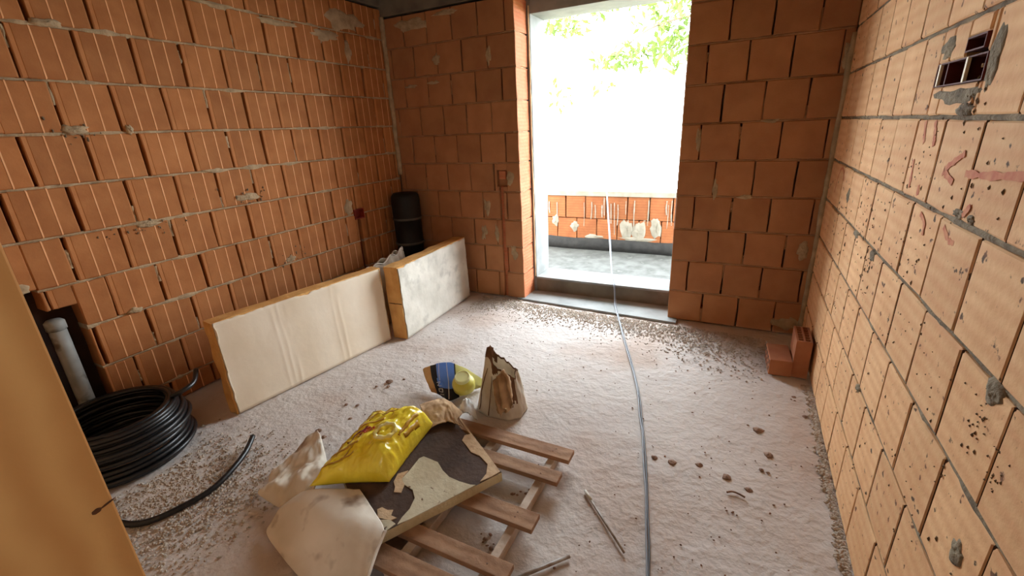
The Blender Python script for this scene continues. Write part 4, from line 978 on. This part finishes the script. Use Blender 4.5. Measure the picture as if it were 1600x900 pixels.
def hollow_brick(label, loc, rz, wd, dp_, ht, holes_top, m):
    t = add_obj('loose_brick', None, None, label, 'brick', 'loose bricks in the corner'); t.location = loc; t.rotation_euler = (0, 0, rz)
    if not holes_top:
        add_obj('block', box_mesh('block', -wd/2, wd/2, -dp_/2, dp_/2, 0, ht, m, 0.004), t)
        for r in range(4):
            for c_ in range(2):
                yy = -dp_/2+0.03+r*(dp_-0.06)/3; zz = 0.03+c_*(ht-0.06)
                add_obj('hollow', box_mesh('hollow', -wd/2-0.0008, -wd/2+0.002, yy-0.016, yy+0.016, zz-0.014, zz+0.014, MT['core']), t)
        return
    tw = 0.011; bm = bmesh.new()
    box_bm(bm, -wd/2, wd/2, -dp_/2, dp_/2, 0, ht-0.05)
    nx, ny = 2, 6
    for i in range(nx+1):
        x = -wd/2+tw/2+(wd-tw)*i/nx; box_bm(bm, x-tw/2, x+tw/2, -dp_/2, dp_/2, ht-0.05, ht)
    for j in range(ny+1):
        y = -dp_/2+tw/2+(dp_-tw)*j/ny
        for i in range(nx):
            x0 = -wd/2+tw+(wd-tw)*i/nx; box_bm(bm, x0, x0+(wd-tw)/nx-tw, y-tw/2*(0.5 if 0<j<ny else 1), y+tw/2*(0.5 if 0<j<ny else 1), ht-0.05, ht)
    add_obj('block', bm_mesh('block', bm, m), t)
MT['clay_loose'] = mat('clay_loose', srgb(170,112,78), srgb(156,98,68), 9, 0.85, 0.12, 60)
hollow_brick('clay brick lying flat in the right corner', (0.326, 3.03, 0.0), 0.06, 0.124, 0.24, 0.105, False, MT['clay_loose'])
hollow_brick('hollow clay brick standing on end against the right wall', (0.437, 3.045, 0.0), 0.0, 0.084, 0.235, 0.245, True, MT['clay_loose'])

# ------------------------------------------------------------------ debris on the floor
def chunk(rn, r, flat=0.45):
    """one lumpy low-poly stone: verts, faces"""
    V = []; F = []
    top = [(0, 0, r*flat*rn.uniform(0.8, 1.2))]
    n = 6
    for lv, rr, zz in ((0, 1.0, 0.0), (1, 0.8, 0.6)):
        for k in range(n):
            an = 2*PI*(k+0.5*lv)/n; q = rr*r*rn.uniform(0.7, 1.15); V.append((q*math.cos(an), q*math.sin(an), zz*r*flat*rn.uniform(0.8, 1.1)-0.002))
    V += top
    for k in range(n):
        F += [(k, (k+1) % n, n+k), ((k+1) % n, n+(k+1) % n, n+k), (n+k, n+(k+1) % n, 2*n)]
    return V, F
def scatter(name, label, cat, spots, m, seed, parent=None):
    rn = random.Random(seed); VV = []; FF = []
    for (x, y, r) in spots:
        V, F = chunk(rn, r); k = len(VV); an = rn.uniform(0, 6.28); st = rn.uniform(0.7, 1.5); ca, sa = math.cos(an), math.sin(an)
        VV += [(x+v[0]*st*ca-v[1]*sa, y+v[0]*st*sa+v[1]*ca, v[2]) for v in V]; FF += [tuple(i+k for i in f) for f in F]
    add_obj(name, mesh(name, VV, FF, m), None, label, cat, kind='stuff')
rn = random.Random(77)
spots = []
while len(spots) < 5200:                 # crust of chips along the threshold
    x = rn.uniform(-2.15, 0.28); edge = 3.50-0.03*(x+1.7) if x > DL else 3.55
    edge = min(edge, 3.54); wid = 0.30+0.12*fbm(x*1.5, 4)+0.25*max(0, min(1, (x+0.5)/0.8))
    y = edge-abs(rn.gauss(0, wid*0.55))
    if x > 0.26 and y < 3.2: continue
    spots.append((x, y, rn.uniform(0.003, 0.009)))
scatter('rubble_chips', 'crust of pale rubble chips along the doorway threshold', 'rubble', spots, MT['rubble'], 5)
spots = [(XR-abs(rn.gauss(0, 0.018))-0.003, rn.uniform(0.7, 2.85), rn.uniform(0.004, 0.012)) for _ in range(1100)]
scatter('wall_foot_rubble', 'grey mortar crumbs along the foot of the right wall', 'rubble', spots, MT['rubble'], 6)
spots = []
while len(spots) < 2600:
    x = rn.gauss(-2.15, 0.22); y = rn.gauss(0.72, 0.22)
    if (x+2.735)**2+(y-0.80)**2 < 0.32**2 or x > -1.65 or y > 1.25: continue
    spots.append((x, y, rn.uniform(0.003, 0.009)))
scatter('floor_grit', 'coarse grit on the floor in front of the black coil', 'grit', spots, MT['rubble'], 8)
spots = []
while len(spots) < 320:
    x = rn.uniform(-2.2, 0.45); y = rn.uniform(0.6, 3.2); 
    if -1.75 < x < -0.5 and 0.6 < y < 2.15: continue
    if x > 0.24 and y > 2.85 or (x < -1.9 and y < 1.3): continue
    spots.append((x, y, rn.uniform(0.002, 0.006)))
spots += [(rn.gauss(cx_, 0.03), rn.gauss(cy_, 0.025), rn.uniform(0.003, 0.010)) for cx_, cy_ in ((-0.75, 1.555), (-0.72, 1.39), (-0.74, 1.11)) for _ in range(12)]
scatter('floor_crumbs', 'scattered fine crumbs over the dusty floor', 'crumbs', spots, MT['clod'], 12)
clods = [(0.212,2.277,0.030),(0.251,2.093,0.022),(-0.155,1.859,0.022),(-0.238,1.861,0.016),(-0.037,1.892,0.018),(0.08,1.858,0.022),(0.17,1.814,0.018),(0.222,1.969,0.014),(0.247,1.962,0.010),(0.396,2.685,0.014),(0.437,2.503,0.014)]
for (x, y, r) in clods:
    V, F = chunk(rn, r, 0.45); o = add_obj('dirt_clod', mesh('dirt_clod', V, F, MT['clod']), None, 'small brown dirt clod on the floor between cable and right wall' if r < 0.03 else 'largest brown dirt clod on the floor right of the cable', 'clod', 'dirt clods right of the cable'); o.location = (x, y, -0.001); o.rotation_euler = (0,0,rn.uniform(0,6))
for (x, y, r) in [(-1.933,1.907,0.026),(-1.90,1.86,0.014),(-1.97,1.83,0.012),(-1.86,1.97,0.012),(-2.0,1.6,0.014),(-1.93,1.62,0.014),(-1.87,1.50,0.014),(-1.95,1.35,0.022),(-1.88,1.32,0.016)]:
    V, F = chunk(rn, r, 0.45); o = add_obj('dirt_clod', mesh('dirt_clod', V, F, MT['clod']), None, 'small brown dirt clod on the floor between panels and pallet' if y < 1.9 or r < 0.02 else 'broadest brown dirt clod on the floor between panels and pallet', 'clod', 'dirt clods left of the pallet'); o.location = (x, y, -0.001); o.rotation_euler = (0,0,rn.uniform(0,6))
V, F = tube(spline([(0,0,0.005),(0.02,0.012,0.006),(0.045,0.010,0.006),(0.07,0.0,0.005)], 5), 0.004, 6)
o = add_obj('twig', mesh('twig', V, F, MT['clod'], True), None, 'short bent twig on the floor right of the cable', 'twig'); o.location = (0.085, 1.755, 0)
